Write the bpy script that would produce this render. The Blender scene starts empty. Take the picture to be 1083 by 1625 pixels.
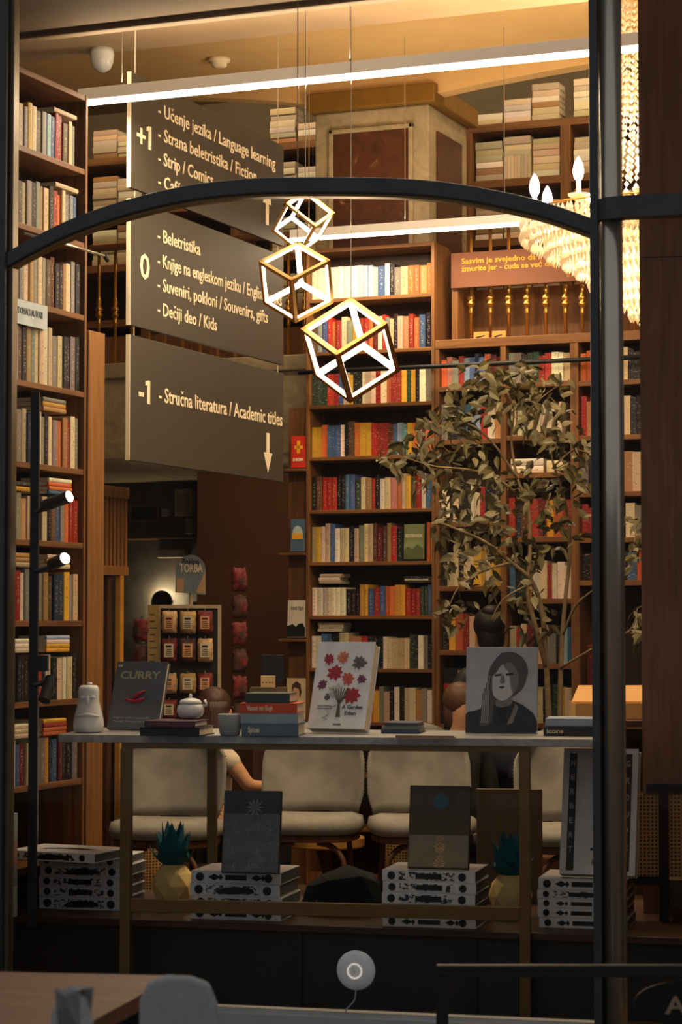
import bpy, bmesh, math, random
from mathutils import Vector, Matrix
random.seed(7)
R = math.radians
C = bpy.context.scene.collection
sc = bpy.context.scene

# ------------------------------------------------------------------ camera, sky, exposure
YAW, PITCH, F, EYE = R(22.2), R(2.78), 3550.0, 1.6
W_, H_ = 1083, 1625
cam_d = bpy.data.cameras.new('camera'); cam = bpy.data.objects.new('camera', cam_d); C.objects.link(cam)
cam.location = (0, 0, EYE); cam.rotation_euler = (R(90) + PITCH, 0, YAW)
cam_d.sensor_width = 36; cam_d.lens = F / H_ * 36; cam_d.clip_start = .05; cam_d.clip_end = 100
cam_d.dof.use_dof = True; cam_d.dof.focus_distance = 12.3; cam_d.dof.aperture_fstop = 6.5
sc.camera = cam
w = bpy.data.worlds.new('dusk'); sc.world = w; w.use_nodes = True
w.node_tree.nodes['Background'].inputs[0].default_value = (.53, .54, .55, 1)
w.node_tree.nodes['Background'].inputs[1].default_value = .4
sc.view_settings.view_transform = 'Standard'; sc.view_settings.look = 'None'
sc.view_settings.gamma = 1; sc.view_settings.use_curve_mapping = False
sc.view_settings.exposure = 0.25
WARM = (1.0, .66, .34)
P_GALL, P_UP = 20, 24
P_LAMP1, P_LAMP2, P_CHAND, P_DOWN = 60, 20, 92, 7

# ------------------------------------------------------------------ pixel rays -> points of the place
_s, _c, _sp, _cp = math.sin(YAW), math.cos(YAW), math.sin(PITCH), math.cos(PITCH)
FWD = Vector((-_s*_cp, _c*_cp, _sp)); RGT = Vector((_c, _s, 0)); UP = Vector((_s*_sp, -_c*_sp, _cp))
HF = Vector((-_s, _c, 0)); EYEP = Vector((0, 0, EYE))
def ray(px, py): return FWD + RGT*((px-541.5)/F) + UP*((812.5-py)/F)
def hit(px, py, p0, n):
    d = ray(px, py); n = Vector(n)
    return EYEP + d * ((Vector(p0)-EYEP).dot(n) / d.dot(n))
def onY(px, py, y): return hit(px, py, (0, y, 0), (0, 1, 0))
def onX(px, py, x): return hit(px, py, (x, 0, 0), (1, 0, 0))
def onZ(px, py, z): return hit(px, py, (0, 0, z), (0, 0, 1))
def onD(px, py, d): return hit(px, py, HF*d, HF)
def proj(p):
    v = Vector(p)-EYEP; z = v.dot(FWD)
    return 541.5+F*v.dot(RGT)/z, 812.5-F*v.dot(UP)/z
class Fr:                                   # a vertical plane frame: x along, y away from the viewer
    def __init__(s, o, ang):
        s.o = Vector((o.x, o.y, 0)); s.a = ang
        s.ex = Vector((math.cos(ang), math.sin(ang), 0)); s.ey = Vector((-math.sin(ang), math.cos(ang), 0))
    def at(s, px, py, y=0): return hit(px, py, s.o + s.ey*y, s.ey)
    def loc(s, p):
        v = Vector(p)-s.o; return Vector((v.dot(s.ex), v.dot(s.ey), p[2]))
    def px(s, px, py, y=0): return s.loc(s.at(px, py, y))
    def w(s, x, y, z): return s.o + s.ex*x + s.ey*y + Vector((0, 0, z))

# ------------------------------------------------------------------ materials
def lin(c):
    return tuple(((v/255)/12.92 if v/255 <= .04045 else ((v/255+.055)/1.055)**2.4) for v in c[:3]) + (1,)
_M = {}
def nmat(name):
    m = bpy.data.materials.new(name); m.use_nodes = True
    return m, m.node_tree.nodes, m.node_tree.links, m.node_tree.nodes['Principled BSDF']
def mat(name, col, rough=.6, metal=0, var=.12, scale=12, bump=0, spec=.4, coat=0):
    if name in _M: return _M[name]
    m, N, L, b = nmat(name); _M[name] = m
    b.inputs['Roughness'].default_value = rough; b.inputs['Metallic'].default_value = metal
    b.inputs['Specular IOR Level'].default_value = spec; b.inputs['Coat Weight'].default_value = coat
    tc = N.new('ShaderNodeTexCoord'); no = N.new('ShaderNodeTexNoise')
    no.inputs['Scale'].default_value = scale; no.inputs['Detail'].default_value = 5
    L.new(tc.outputs['Object'], no.inputs['Vector'])
    r = N.new('ShaderNodeValToRGB'); c = lin(col)
    r.color_ramp.elements[0].position = .3; r.color_ramp.elements[1].position = .7
    r.color_ramp.elements[0].color = tuple(v*(1-var) for v in c[:3])+(1,)
    r.color_ramp.elements[1].color = tuple(min(1, v*(1+var)) for v in c[:3])+(1,)
    L.new(no.outputs['Fac'], r.inputs['Fac']); L.new(r.outputs['Color'], b.inputs['Base Color'])
    if bump:
        bp = N.new('ShaderNodeBump'); bp.inputs['Strength'].default_value = bump; bp.inputs['Distance'].default_value = .01
        L.new(no.outputs['Fac'], bp.inputs['Height']); L.new(bp.outputs['Normal'], b.inputs['Normal'])
    return m
def wood(name, col, dark, rough=.5, axis='z'):
    if name in _M: return _M[name]
    m, N, L, b = nmat(name); _M[name] = m
    tc = N.new('ShaderNodeTexCoord'); mp = N.new('ShaderNodeMapping')
    mp.inputs['Scale'].default_value = {'z': (28, 28, 1.6), 'x': (1.6, 28, 28), 'y': (28, 1.6, 28)}[axis]
    no = N.new('ShaderNodeTexNoise'); no.inputs['Scale'].default_value = 1.5; no.inputs['Detail'].default_value = 6; no.inputs['Distortion'].default_value = .6
    L.new(tc.outputs['Object'], mp.inputs['Vector']); L.new(mp.outputs['Vector'], no.inputs['Vector'])
    r = N.new('ShaderNodeValToRGB'); r.color_ramp.elements[0].position = .32; r.color_ramp.elements[1].position = .68
    r.color_ramp.elements[0].color = lin(dark); r.color_ramp.elements[1].color = lin(col)
    L.new(no.outputs['Fac'], r.inputs['Fac']); L.new(r.outputs['Color'], b.inputs['Base Color'])
    b.inputs['Roughness'].default_value = rough; b.inputs['Specular IOR Level'].default_value = .35
    return m
def emit(name, col, s):
    if name in _M: return _M[name]
    m, N, L, b = nmat(name); _M[name] = m
    b.inputs['Base Color'].default_value = (.8, .8, .8, 1)
    b.inputs['Emission Color'].default_value = tuple(col)+(1,); b.inputs['Emission Strength'].default_value = s
    return m
def marble(name, c0, c1, c2, scale=4, rough=.35):
    if name in _M: return _M[name]
    m, N, L, b = nmat(name); _M[name] = m
    tc = N.new('ShaderNodeTexCoord'); no = N.new('ShaderNodeTexNoise'); no.inputs['Scale'].default_value = scale
    no.inputs['Detail'].default_value = 9; no.inputs['Distortion'].default_value = 1.6; no.inputs['Roughness'].default_value = .65
    L.new(tc.outputs['Object'], no.inputs['Vector'])
    r = N.new('ShaderNodeValToRGB'); e = r.color_ramp.elements
    e[0].position = .3; e[0].color = lin(c0); e[1].position = .62; e[1].color = lin(c1)
    k = e.new(.75); k.color = lin(c2)
    L.new(no.outputs['Fac'], r.inputs['Fac']); L.new(r.outputs['Color'], b.inputs['Base Color'])
    b.inputs['Roughness'].default_value = rough
    return m
def glass_pane(name, tint=(1, 1, 1)):
    m, N, L, b = nmat(name); N.remove(b)
    t = N.new('ShaderNodeBsdfTransparent'); t.inputs[0].default_value = tint+(1,)
    g = N.new('ShaderNodeBsdfGlossy'); g.inputs['Roughness'].default_value = .02
    fr = N.new('ShaderNodeFresnel'); fr.inputs[0].default_value = 1.16
    mx = N.new('ShaderNodeMixShader')
    L.new(fr.outputs[0], mx.inputs[0]); L.new(t.outputs[0], mx.inputs[1]); L.new(g.outputs[0], mx.inputs[2])
    L.new(mx.outputs[0], N['Material Output'].inputs[0]); return m
def crystal(name):
    m, N, L, b = nmat(name); N.remove(b)
    t = N.new('ShaderNodeBsdfTranslucent'); t.inputs[0].default_value = (.95, .86, .72, 1)
    d = N.new('ShaderNodeBsdfDiffuse'); d.inputs[0].default_value = (.9, .8, .65, 1)
    g = N.new('ShaderNodeBsdfGlossy'); g.inputs['Roughness'].default_value = .15; g.inputs[0].default_value = (1, .95, .88, 1)
    a = N.new('ShaderNodeMixShader'); a.inputs[0].default_value = .4; e = N.new('ShaderNodeMixShader'); e.inputs[0].default_value = .35
    L.new(t.outputs[0], a.inputs[1]); L.new(d.outputs[0], a.inputs[2]); L.new(a.outputs[0], e.inputs[1]); L.new(g.outputs[0], e.inputs[2])
    L.new(e.outputs[0], N['Material Output'].inputs[0]); return m
def book_mat(name, source):
    """Cover colour of its own per book; printed title marks run along the spine."""
    m, N, L, b = nmat(name)
    if source == 'object':
        oi = N.new('ShaderNodeObjectInfo'); col = oi.outputs['Color']; rnd = oi.outputs['Random']
    else:
        at = N.new('ShaderNodeAttribute'); at.attribute_name = 'cover'; col = at.outputs['Color']; rnd = at.outputs['Alpha']
    tc = N.new('ShaderNodeTexCoord')
    mp = N.new('ShaderNodeMapping'); mp.vector_type = 'POINT'
    mp.inputs['Scale'].default_value = (2.5, .1, 26) if source == 'object' else (60, 3, 170)
    cb = N.new('ShaderNodeCombineXYZ'); mu = N.new('ShaderNodeMath'); mu.operation = 'MULTIPLY'; mu.inputs[1].default_value = 37
    L.new(rnd, mu.inputs[0]); L.new(mu.outputs[0], cb.inputs[0]); L.new(mu.outputs[0], cb.inputs[2])
    L.new(cb.outputs[0], mp.inputs['Location']); L.new(tc.outputs['Object'], mp.inputs['Vector'])
    no = N.new('ShaderNodeTexNoise'); no.inputs['Scale'].default_value = 1; no.inputs['Detail'].default_value = 2
    L.new(mp.outputs['Vector'], no.inputs['Vector'])
    gt = N.new('ShaderNodeMath'); gt.operation = 'GREATER_THAN'; gt.inputs[1].default_value = .56 if source == 'object' else .64
    L.new(no.outputs['Fac'], gt.inputs[0])
    bw = N.new('ShaderNodeRGBToBW'); L.new(col, bw.inputs[0])
    lt = N.new('ShaderNodeMath'); lt.operation = 'LESS_THAN'; lt.inputs[1].default_value = .3; L.new(bw.outputs[0], lt.inputs[0])
    ink = N.new('ShaderNodeMix'); ink.data_type = 'RGBA'; ink.inputs[6].default_value = (.05, .04, .04, 1); ink.inputs[7].default_value = (.5, .45, .36, 1)
    L.new(lt.outputs[0], ink.inputs[0])
    fac = gt.outputs[0]
    if source == 'object':                  # marks stay on the middle of the spine, away from its edges
        se = N.new('ShaderNodeSeparateXYZ'); L.new(tc.outputs['Object'], se.inputs[0])
        def band(o, lo, hi):
            a = N.new('ShaderNodeMath'); a.operation = 'GREATER_THAN'; a.inputs[1].default_value = lo; L.new(o, a.inputs[0])
            c = N.new('ShaderNodeMath'); c.operation = 'LESS_THAN'; c.inputs[1].default_value = hi; L.new(o, c.inputs[0])
            k = N.new('ShaderNodeMath'); k.operation = 'MULTIPLY'; L.new(a.outputs[0], k.inputs[0]); L.new(c.outputs[0], k.inputs[1]); return k.outputs[0]
        k1 = N.new('ShaderNodeMath'); k1.operation = 'MULTIPLY'
        L.new(band(se.outputs[0], .3, .7), k1.inputs[0]); L.new(band(se.outputs[2], .12, .88), k1.inputs[1])
        k2 = N.new('ShaderNodeMath'); k2.operation = 'MULTIPLY'; L.new(fac, k2.inputs[0]); L.new(k1.outputs[0], k2.inputs[1]); fac = k2.outputs[0]
    k3 = N.new('ShaderNodeMath'); k3.operation = 'MULTIPLY'; k3.inputs[1].default_value = .5; L.new(fac, k3.inputs[0])
    mx = N.new('ShaderNodeMix'); mx.data_type = 'RGBA'
    L.new(k3.outputs[0], mx.inputs[0]); L.new(col, mx.inputs[6]); L.new(ink.outputs[2], mx.inputs[7])
    L.new(mx.outputs[2], b.inputs['Base Color']); b.inputs['Roughness'].default_value = .5; b.inputs['Specular IOR Level'].default_value = .3
    return m
def mesh_grid(name, line, hole, scale, rot=0, rough=.6):
    """woven or punched sheet: a checker of thin lines"""
    if name in _M: return _M[name]
    m, N, L, b = nmat(name); _M[name] = m
    tc = N.new('ShaderNodeTexCoord'); mp = N.new('ShaderNodeMapping'); mp.inputs['Scale'].default_value = (scale,)*3
    L.new(tc.outputs['Object'], mp.inputs['Vector']); se = N.new('ShaderNodeSeparateXYZ'); L.new(mp.outputs['Vector'], se.inputs[0])
    outs = []
    for i in (0, 2):
        f = N.new('ShaderNodeMath'); f.operation = 'FRACT'; L.new(se.outputs[i], f.inputs[0])
        g = N.new('ShaderNodeMath'); g.operation = 'GREATER_THAN'; g.inputs[1].default_value = .42; L.new(f.outputs[0], g.inputs[0]); outs.append(g.outputs[0])
    k = N.new('ShaderNodeMath'); k.operation = 'MULTIPLY'; L.new(outs[0], k.inputs[0]); L.new(outs[1], k.inputs[1])
    mx = N.new('ShaderNodeMix'); mx.data_type = 'RGBA'; mx.inputs[6].default_value = lin(line); mx.inputs[7].default_value = lin(hole)
    L.new(k.outputs[0], mx.inputs[0]); L.new(mx.outputs[2], b.inputs['Base Color']); b.inputs['Roughness'].default_value = rough
    return m

WOOD = wood('walnut', (136, 92, 48), (100, 64, 32)); WOODX = wood('walnut_shelf', (136, 92, 48), (100, 64, 32), axis='x')
WOODY = wood('walnut_shelf_side', (132, 90, 50), (98, 62, 34), axis='y')
OAK = wood('oak', (152, 104, 52), (120, 80, 38)); DWOOD = wood('dark_walnut', (84, 50, 30), (56, 32, 20))
WENGE = wood('column_veneer', (146, 104, 76), (118, 82, 58)); BACKW = wood('shaded_back_board', (62, 40, 24), (46, 30, 18))  # back boards coloured darker to stand in for shade inside the shelves
GOLD = mat('brushed_gold', (196, 150, 78), .35, .8, .05); BRASS = mat('brass', (200, 150, 70), .3, .9, .06)
BRONZE = mat('bronze_frame', (112, 88, 52), .4, .7, .08); BLACK = mat('black_paint', (24, 24, 25), .45, 0, .1)
STEEL = mat('polished_steel', (206, 196, 180), .24, .8, .05); IRON = mat('grey_painted_iron', (66, 68, 70), .4, .3, .1)
PLASTER = mat('ochre_plaster', (206, 170, 114), .9, 0, .05, 3); GREYPL = mat('grey_plaster', (170, 152, 122), .9, 0, .06, 3)
BEAMPL = mat('beam_plaster', (176, 150, 118), .9, 0, .05, 3)
BROWNW = mat('brown_wall_paint', (104, 66, 28), .8, 0, .08, 3); DARKPL = mat('dark_wall_plaster', (60, 54, 42), .85, 0, .35, 9, .3)
STONE = marble('cream_marble', (134, 120, 94), (172, 156, 124), (108, 94, 72), 6)
REDST = marble('red_marble', (58, 32, 18), (88, 50, 28), (176, 136, 96), 6)
GILT = mat('gilt_paint', (126, 90, 24), .5, .2, .1)
CREAM = mat('cream_print', (238, 222, 190), .6, 0, .02); SIGN = mat('sign_board', (62, 56, 46), .55, 0, .03, 2)
PAPER = mat('book_pages', (214, 202, 176), .8, 0, .15, 60); WHITE = mat('white_glaze', (216, 218, 216), .2, 0, .02, 4)
INK = mat('black_ink', (20, 20, 22), .5, 0, .1); GREYINK = mat('grey_ink', (110, 110, 110), .6, 0, .1)
YELL = mat('yellow_print', (226, 160, 24), .6, 0, .03); TERRA = mat('terracotta_board', (112, 68, 44), .7, 0, .04, 2)
BOOKM = book_mat('book_cover', 'object'); BOOKS = book_mat('book_cover_row', 'attr')
def plain_book_mat():
    m, N, L, b = nmat('paperback_block'); oi = N.new('ShaderNodeObjectInfo'); L.new(oi.outputs['Color'], b.inputs['Base Color']); b.inputs['Roughness'].default_value = .75; return m
PLAINB = plain_book_mat()
GLASS = glass_pane('window_glass')

# ------------------------------------------------------------------ mesh building
class MB:
    def __init__(s): s.v, s.f, s.m = [], [], []
    def add(s, vs, fs, mi=0):
        n = len(s.v); s.v += [tuple(v) for v in vs]; s.f += [tuple(i+n for i in f) for f in fs]; s.m += [mi]*len(fs); return s
    def box(s, x0, x1, y0, y1, z0, z1, mi=0):
        return s.add([(x, y, z) for z in (z0, z1) for y in (y0, y1) for x in (x0, x1)],
                     [(0, 2, 3, 1), (4, 5, 7, 6), (0, 1, 5, 4), (2, 6, 7, 3), (0, 4, 6, 2), (1, 3, 7, 5)], mi)
    def obox(s, p, ax, ay, az, mi=0):      # centre and three half-axis vectors
        p, ax, ay, az = map(Vector, (p, ax, ay, az))
        return s.add([p+ax*i+ay*j+az*k for k in (-1, 1) for j in (-1, 1) for i in (-1, 1)],
                     [(0, 2, 3, 1), (4, 5, 7, 6), (0, 1, 5, 4), (2, 6, 7, 3), (0, 4, 6, 2), (1, 3, 7, 5)], mi)
    def tube(s, pts, rad, n=8, mi=0, cap=True):
        pts = [Vector(p) for p in pts]; rr = rad if isinstance(rad, (list, tuple)) else [rad]*len(pts)
        vs, fs = [], []; ref = None
        for i, p in enumerate(pts):
            d = (pts[min(i+1, len(pts)-1)]-pts[max(i-1, 0)]).normalized()
            a = d.orthogonal().normalized() if ref is None else (ref-d*ref.dot(d)).normalized()
            ref = a; b = d.cross(a)
            vs += [p+(a*math.cos(2*math.pi*k/n)+b*math.sin(2*math.pi*k/n))*rr[i] for k in range(n)]
        for i in range(len(pts)-1):
            for k in range(n): fs.append((i*n+k, i*n+(k+1) % n, (i+1)*n+(k+1) % n, (i+1)*n+k))
        if cap: fs += [tuple(range(n))[::-1], tuple((len(pts)-1)*n+k for k in range(n))]
        return s.add(vs, fs, mi)
    def lathe(s, prof, n=24, o=(0, 0, 0), mi=0):
        vs, fs = [], []; o = Vector(o)
        for r, z in prof: vs += [o+Vector((r*math.cos(2*math.pi*k/n), r*math.sin(2*math.pi*k/n), z)) for k in range(n)]
        for i in range(len(prof)-1):
            for k in range(n): fs.append((i*n+k, i*n+(k+1) % n, (i+1)*n+(k+1) % n, (i+1)*n+k))
        fs += [tuple(range(n))[::-1], tuple((len(prof)-1)*n+k for k in range(n))]
        return s.add(vs, fs, mi)
    def prism(s, poly, y0, y1, mi=0):      # polygon in x,z pushed through y
        n = len(poly)
        return s.add([(x, y0, z) for x, z in poly]+[(x, y1, z) for x, z in poly],
                     [tuple(range(n)), tuple(range(n, 2*n))[::-1]]+[(i, i+n, (i+1) % n+n, (i+1) % n) for i in range(n)], mi)
    def blob(s, p, r, n=10, mi=0):
        rx, ry, rz = r if isinstance(r, (tuple, list)) else (r, r, r); p = Vector(p); m = n//2+1
        vs = [p+Vector((0, 0, -rz))]; fs = []
        for i in range(1, m):
            t = math.pi*i/m
            vs += [p+Vector((rx*math.sin(t)*math.cos(2*math.pi*k/n), ry*math.sin(t)*math.sin(2*math.pi*k/n), -rz*math.cos(t))) for k in range(n)]
        vs.append(p+Vector((0, 0, rz))); e = len(vs)-1
        for k in range(n): fs.append((0, 1+(k+1) % n, 1+k)); fs.append((e, e-n+k, e-n+(k+1) % n))
        for i in range(m-2):
            for k in range(n): fs.append((1+i*n+k, 1+i*n+(k+1) % n, 1+(i+1)*n+(k+1) % n, 1+(i+1)*n+k))
        return s.add(vs, fs, mi)
    def mesh(s, name, mats):
        me = bpy.data.meshes.new(name); me.from_pydata(s.v, [], s.f)
        for m in (mats if isinstance(mats, (list, tuple)) else [mats]): me.materials.append(m)
        for p, i in zip(me.polygons, s.m): p.material_index = i
        bm = bmesh.new(); bm.from_mesh(me); bmesh.ops.recalc_face_normals(bm, faces=bm.faces[:]); bm.to_mesh(me); bm.free()
        return me
    def build(s, name, mats, parent=None, smooth=False, bevel=0, sub=0):
        me = s.mesh(name, mats)
        if smooth:
            for p in me.polygons: p.use_smooth = True
        o = bpy.data.objects.new(name, me); C.objects.link(o)
        if parent: o.parent = parent
        if bevel:
            b = o.modifiers.new('b', 'BEVEL'); b.width = bevel; b.segments = 2; b.limit_method = 'ANGLE'
        if sub:
            b = o.modifiers.new('s', 'SUBSURF'); b.levels = sub; b.render_levels = sub
        return o
def tag(o, label, cat, group=None, kind=None):
    if label: o['label'] = label
    if cat: o['category'] = cat
    if group: o['group'] = group
    if kind: o['kind'] = kind
    return o
def thing(name, label, cat, loc=(0, 0, 0), rz=0, group=None):
    o = bpy.data.objects.new(name, None); C.objects.link(o); o.location = loc; o.rotation_euler = (0, 0, rz); o.empty_display_size = .1
    return tag(o, label, cat, group)
def struct(o): o['kind'] = 'structure'; return o
def sroot(name, loc=(0, 0, 0), rz=0):
    o = bpy.data.objects.new(name, None); C.objects.link(o); o.location = loc; o.rotation_euler = (0, 0, rz); return struct(o)
def copy_tree(o, parent=None):
    c = o.copy(); C.objects.link(c)
    if parent: c.parent = parent
    for ch in list(o.children): copy_tree(ch, c)
    return c
def text(body, width, height, m, parent, mtx, name='lettering', bold=.02, align='LEFT'):
    """flat raised letters; height = cap height, width = total length (None keeps the natural one)"""
    marks = {'č': ('c', 'v'), 'ž': ('z', 'v'), 'š': ('s', 'v'), 'Ć': ('C', 'a'), 'Š': ('S', 'v')}; acc = []
    plain = ''.join(marks[c][0] if c in marks else c for c in body)
    if plain != body:
        def right(s):
            q = bpy.data.curves.new('q', 'FONT'); q.body = s; q.offset = bold; u = bpy.data.objects.new('q', q); C.objects.link(u)
            d = bpy.data.meshes.new_from_object(u.evaluated_get(bpy.context.evaluated_depsgraph_get())); xs_ = [v.co.x for v in d.vertices]
            bpy.data.objects.remove(u); bpy.data.curves.remove(q); bpy.data.meshes.remove(d); return min(xs_), max(xs_)
        for i, c in enumerate(body):
            if c in marks:
                a_, b_ = right(marks[c][0]); acc.append((right(plain[:i+1])[1]-(b_-a_)/2, .8 if c.isupper() else .58, marks[c][1]))
    body = plain
    cu = bpy.data.curves.new('t', 'FONT'); cu.body = body; cu.size = 1; cu.extrude = .01; cu.offset = bold; cu.resolution_u = 2; cu.align_x = align
    t = bpy.data.objects.new('t', cu); C.objects.link(t)
    me = bpy.data.meshes.new_from_object(t.evaluated_get(bpy.context.evaluated_depsgraph_get()))
    bpy.data.objects.remove(t); bpy.data.curves.remove(cu)
    xs = [v.co.x for v in me.vertices]; sy = height/.70
    sx = width/(max(xs)-min(xs)) if width else sy
    x0 = min(xs) if align == 'LEFT' else 0
    for v in me.vertices: v.co = (((v.co.x-x0)*sx), v.co.y*sy, v.co.z*.1)
    if acc:
        bm = bmesh.new(); bm.from_mesh(me)
        for ax, ay, k in acc:
            pts = [(-.15, .15), (-.07, .15), (0, .07), (.07, .15), (.15, .15), (.04, 0), (-.04, 0)] if k == 'v' else [(-.06, 0), (.02, 0), (.12, .14), (.02, .14)]
            bm.faces.new([bm.verts.new(((ax+px_-x0)*sx, (ay+py_)*sy, .001)) for px_, py_ in pts])
        bm.to_mesh(me); bm.free()
    me.materials.clear(); me.materials.append(m)
    o = bpy.data.objects.new(name, me); C.objects.link(o)
    if parent: o.parent = parent
    o.matrix_local = mtx; return o
def figure_one(x0, height, m, parent, mtx):
    w_ = height*.24; h = height
    o = MB().prism([(x0, 0), (x0+w_, 0), (x0+w_, h), (x0+w_*.1, h), (x0-w_*.75, h*.93), (x0-w_*.75, h*.76), (x0, h*.8)], -.001, .001).build('lettering', m, parent)
    o.matrix_local = mtx @ Matrix.Rotation(R(-90), 4, 'X'); return o
def face_mtx(loc, rz=0, tilt=0): return Matrix.Translation(loc) @ Matrix.Rotation(rz, 4, 'Z') @ Matrix.Rotation(R(90)-tilt, 4, 'X')
def light(kind, name, loc, energy, col=WARM, size=.1, size_y=None, rot=None, spot=None, blend=.5, parent=None):
    d = bpy.data.lights.new(name, kind); d.energy = energy; d.color = col
    if kind == 'AREA':
        d.size = size
        if size_y: d.shape = 'RECTANGLE'; d.size_y = size_y
    else: d.shadow_soft_size = size
    if spot: d.spot_size = spot; d.spot_blend = blend
    o = bpy.data.objects.new(name, d); C.objects.link(o); o.location = loc
    if rot: o.rotation_euler = rot
    if parent: o.parent = parent
    return o
ORD = 'first second third fourth fifth sixth seventh eighth ninth tenth eleventh twelfth thirteenth fourteenth fifteenth sixteenth seventeenth eighteenth nineteenth twentieth'.split()

# ------------------------------------------------------------------ the setting
YW = 12.85                                  # wall line of the pillar and gallery edge
ZC = 5.05
struct(MB().box(-10, 4.5, 3.0, 17, -.1, 0).build('floor', mat('cafe_floor', (92, 74, 56), .5, 0, .15, 4)))
struct(MB().box(-14, 10, -3, 3.0, -.1, 0).build('ground', mat('pavement', (66, 66, 68), .8, 0, .2, 6)))
struct(MB().box(-10, 4.5, 8.4, YW+.02, ZC, ZC+.1).build('ceiling', PLASTER))
struct(MB().box(-10, 4.5, YW+.02, 16.2, 5.75, 5.85).build('ceiling_gallery', GREYPL))
struct(MB().box(-10.1, -10, 8.4, 16.2, 0, 5.85).build('wall_left', BROWNW))
struct(MB().box(4.5, 4.6, 8.4, 16.2, 0, 5.85).build('wall_right', BROWNW))
struct(MB().box(-10, 4.5, 16.1, 16.2, 2.6, 5.85).build('wall_gallery', GREYPL))
# pillar with inset red marble panels
pl = onY(500, 190, YW).x; pr = onY(681, 190, YW).x; zcap = onY(600, 172, YW).z; ztop = onY(600, 152, YW).z
pil = sroot('pillar', ((pl+pr)/2, YW, 0)); hw = (pr-pl)/2
MB().box(-hw, hw, 0, .72, 0, zcap).build('shaft', STONE, pil, bevel=.012)
f = MB(); f.box(-hw+.13, hw-.13, -.012, .02, .8, onY(600, 208, YW).z); f.build('inset_panel', REDST, pil)
f = MB(); zt = onY(600, 208, YW).z
for x0, x1, z0, z1 in ((-hw+.1, -hw+.13, .8, zt+.03), (hw-.13, hw-.1, .8, zt+.03), (-hw+.1, hw-.1, zt, zt+.03)): f.box(x0, x1, -.022, .01, z0, z1)
f.build('moulding', STONE, pil, bevel=.006)
MB().box(hw-.02, hw+.012, .13, .59, .8, zt).build('inset_panel', REDST, pil)
MB().box(-hw-.03, hw+.06, -.06, .78, zcap, ztop+.04).build('cap', GILT, pil, bevel=.01)
# wall above the arches on either side of the pillar
def arch_wall(x0, x1, name, rise):
    n = 24; w_ = MB(); pts = []
    for i in range(n+1):
        t = i/n; pts.append((x0+(x1-x0)*t, ztop-.02+rise*math.sin(math.pi*t)**.8))
    for i in range(n):
        (a, za), (b, zb) = pts[i], pts[i+1]
        w_.add([(a, YW, za), (b, YW, zb), (b, YW, ZC+.06), (a, YW, ZC+.06), (a, YW+.12, za), (b, YW+.12, zb), (b, YW+.12, ZC+.06), (a, YW+.12, ZC+.06)],
               [(0, 1, 2, 3), (7, 6, 5, 4), (0, 4, 5, 1)])
    struct(w_.build(name, PLASTER))
arch_wall(pr+.06, 2.6, 'wall_right_arch', .19); arch_wall(-9.9, pl-.03, 'wall_left_arch', .2)
struct(MB().box(pl-.03, pr+.06, YW, YW+.12, ztop+.04, ZC).build('wall_pillar_head', PLASTER))
# mezzanine slab with marble fascia
zf1 = onY(185, 577, YW).z; zf0 = onY(185, 727, YW).z
struct(MB().box(-9.9, pl-.01, YW+.03, 16.05, zf0, zf1-.001).build('slab_mezzanine', mat('soffit', (150, 132, 100), .9, 0, .05)))
t = sroot('trim_1'); MB().box(-9.9, pl-.01, YW, YW+.03, zf0, zf1-.1).build('fascia', STONE, t); MB().box(-9.9, pl-.01, YW-.03, YW+.029, zf1-.1, zf1).build('cornice', STONE, t, bevel=.01)
struct(MB().box(pr+.01, 4.4, YW+.3, 16.05, zf1-.3, zf1-.001).build('slab_gallery', _M['soffit']))
# lower back walls
xk = onY(313, 900, 14.3).x
struct(MB().box(-9.9, xk, 15.2, 15.3, 0, zf0+.01).build('wall_back', DARKPL))
struct(MB().box(xk, 4.4, 14.3, 14.4, 0, zf0+.01).build('wall_back_side', BROWNW))
struct(MB().box(xk, xk+.1, 14.4, 15.2, 0, zf0+.01).build('wall_return', BROWNW))
# beams under the near ceiling
yb1 = onZ(400, 61, 4.6).y; yb0 = onZ(400, 20, 4.6).y
struct(MB().box(-10, 4.5, yb0, yb1, 4.6, ZC).build('beam', BEAMPL, bevel=.01))
ys = onZ(200, 34, 4.45).y
o = sroot('beam_window_head'); MB().box(-10, 4.5, 8.5, ys, 4.45, ZC).build('soffit', mat('brown_soffit', (84, 68, 50), .8, 0, .08, 3), o)
MB().box(-10, 4.5, ys, ys+.07, 4.42, 4.62).build('moulding', mat('brown_moulding', (112, 96, 76), .6), o, bevel=.01)

# ------------------------------------------------------------------ storefront
S = Fr(onD(541, 985, 8.55), R(8.2))
def sfr(name, px0, px1, z0, z1, y0, y1, m, bevel=.004, parent=None, ref=900):
    x0 = S.px(px0, ref).x; x1 = S.px(px1, ref).x
    o = MB().box(x0, x1, y0, y1, z0, z1).build(name, m, parent, bevel=bevel)
    if not parent: o.location = S.o; o.rotation_euler = (0, 0, S.a)
    return o
ZS = S.at(541, 1606).z
win = sroot('window_1', S.o, S.a)
sfr('jamb', -40, 14, 0, 4.6, -.06, .06, IRON, parent=win)
sfr('jamb_bead', 14, 21, ZS, 4.6, -.03, .03, mat('bronze_bead', (96, 84, 64), .4, .5, .1), parent=win)
sfr('mullion', 942, 955, 0, 4.6, -.05, .05, IRON, parent=win)
sfr('sill', 20, 942, ZS-.12, ZS, -.1, .06, mat('sill_stone', (170, 170, 168), .6, 0, .08), parent=win)
sfr('pane', 21, 942, ZS, 4.55, -.004, .004, GLASS, 0, parent=win)
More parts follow.
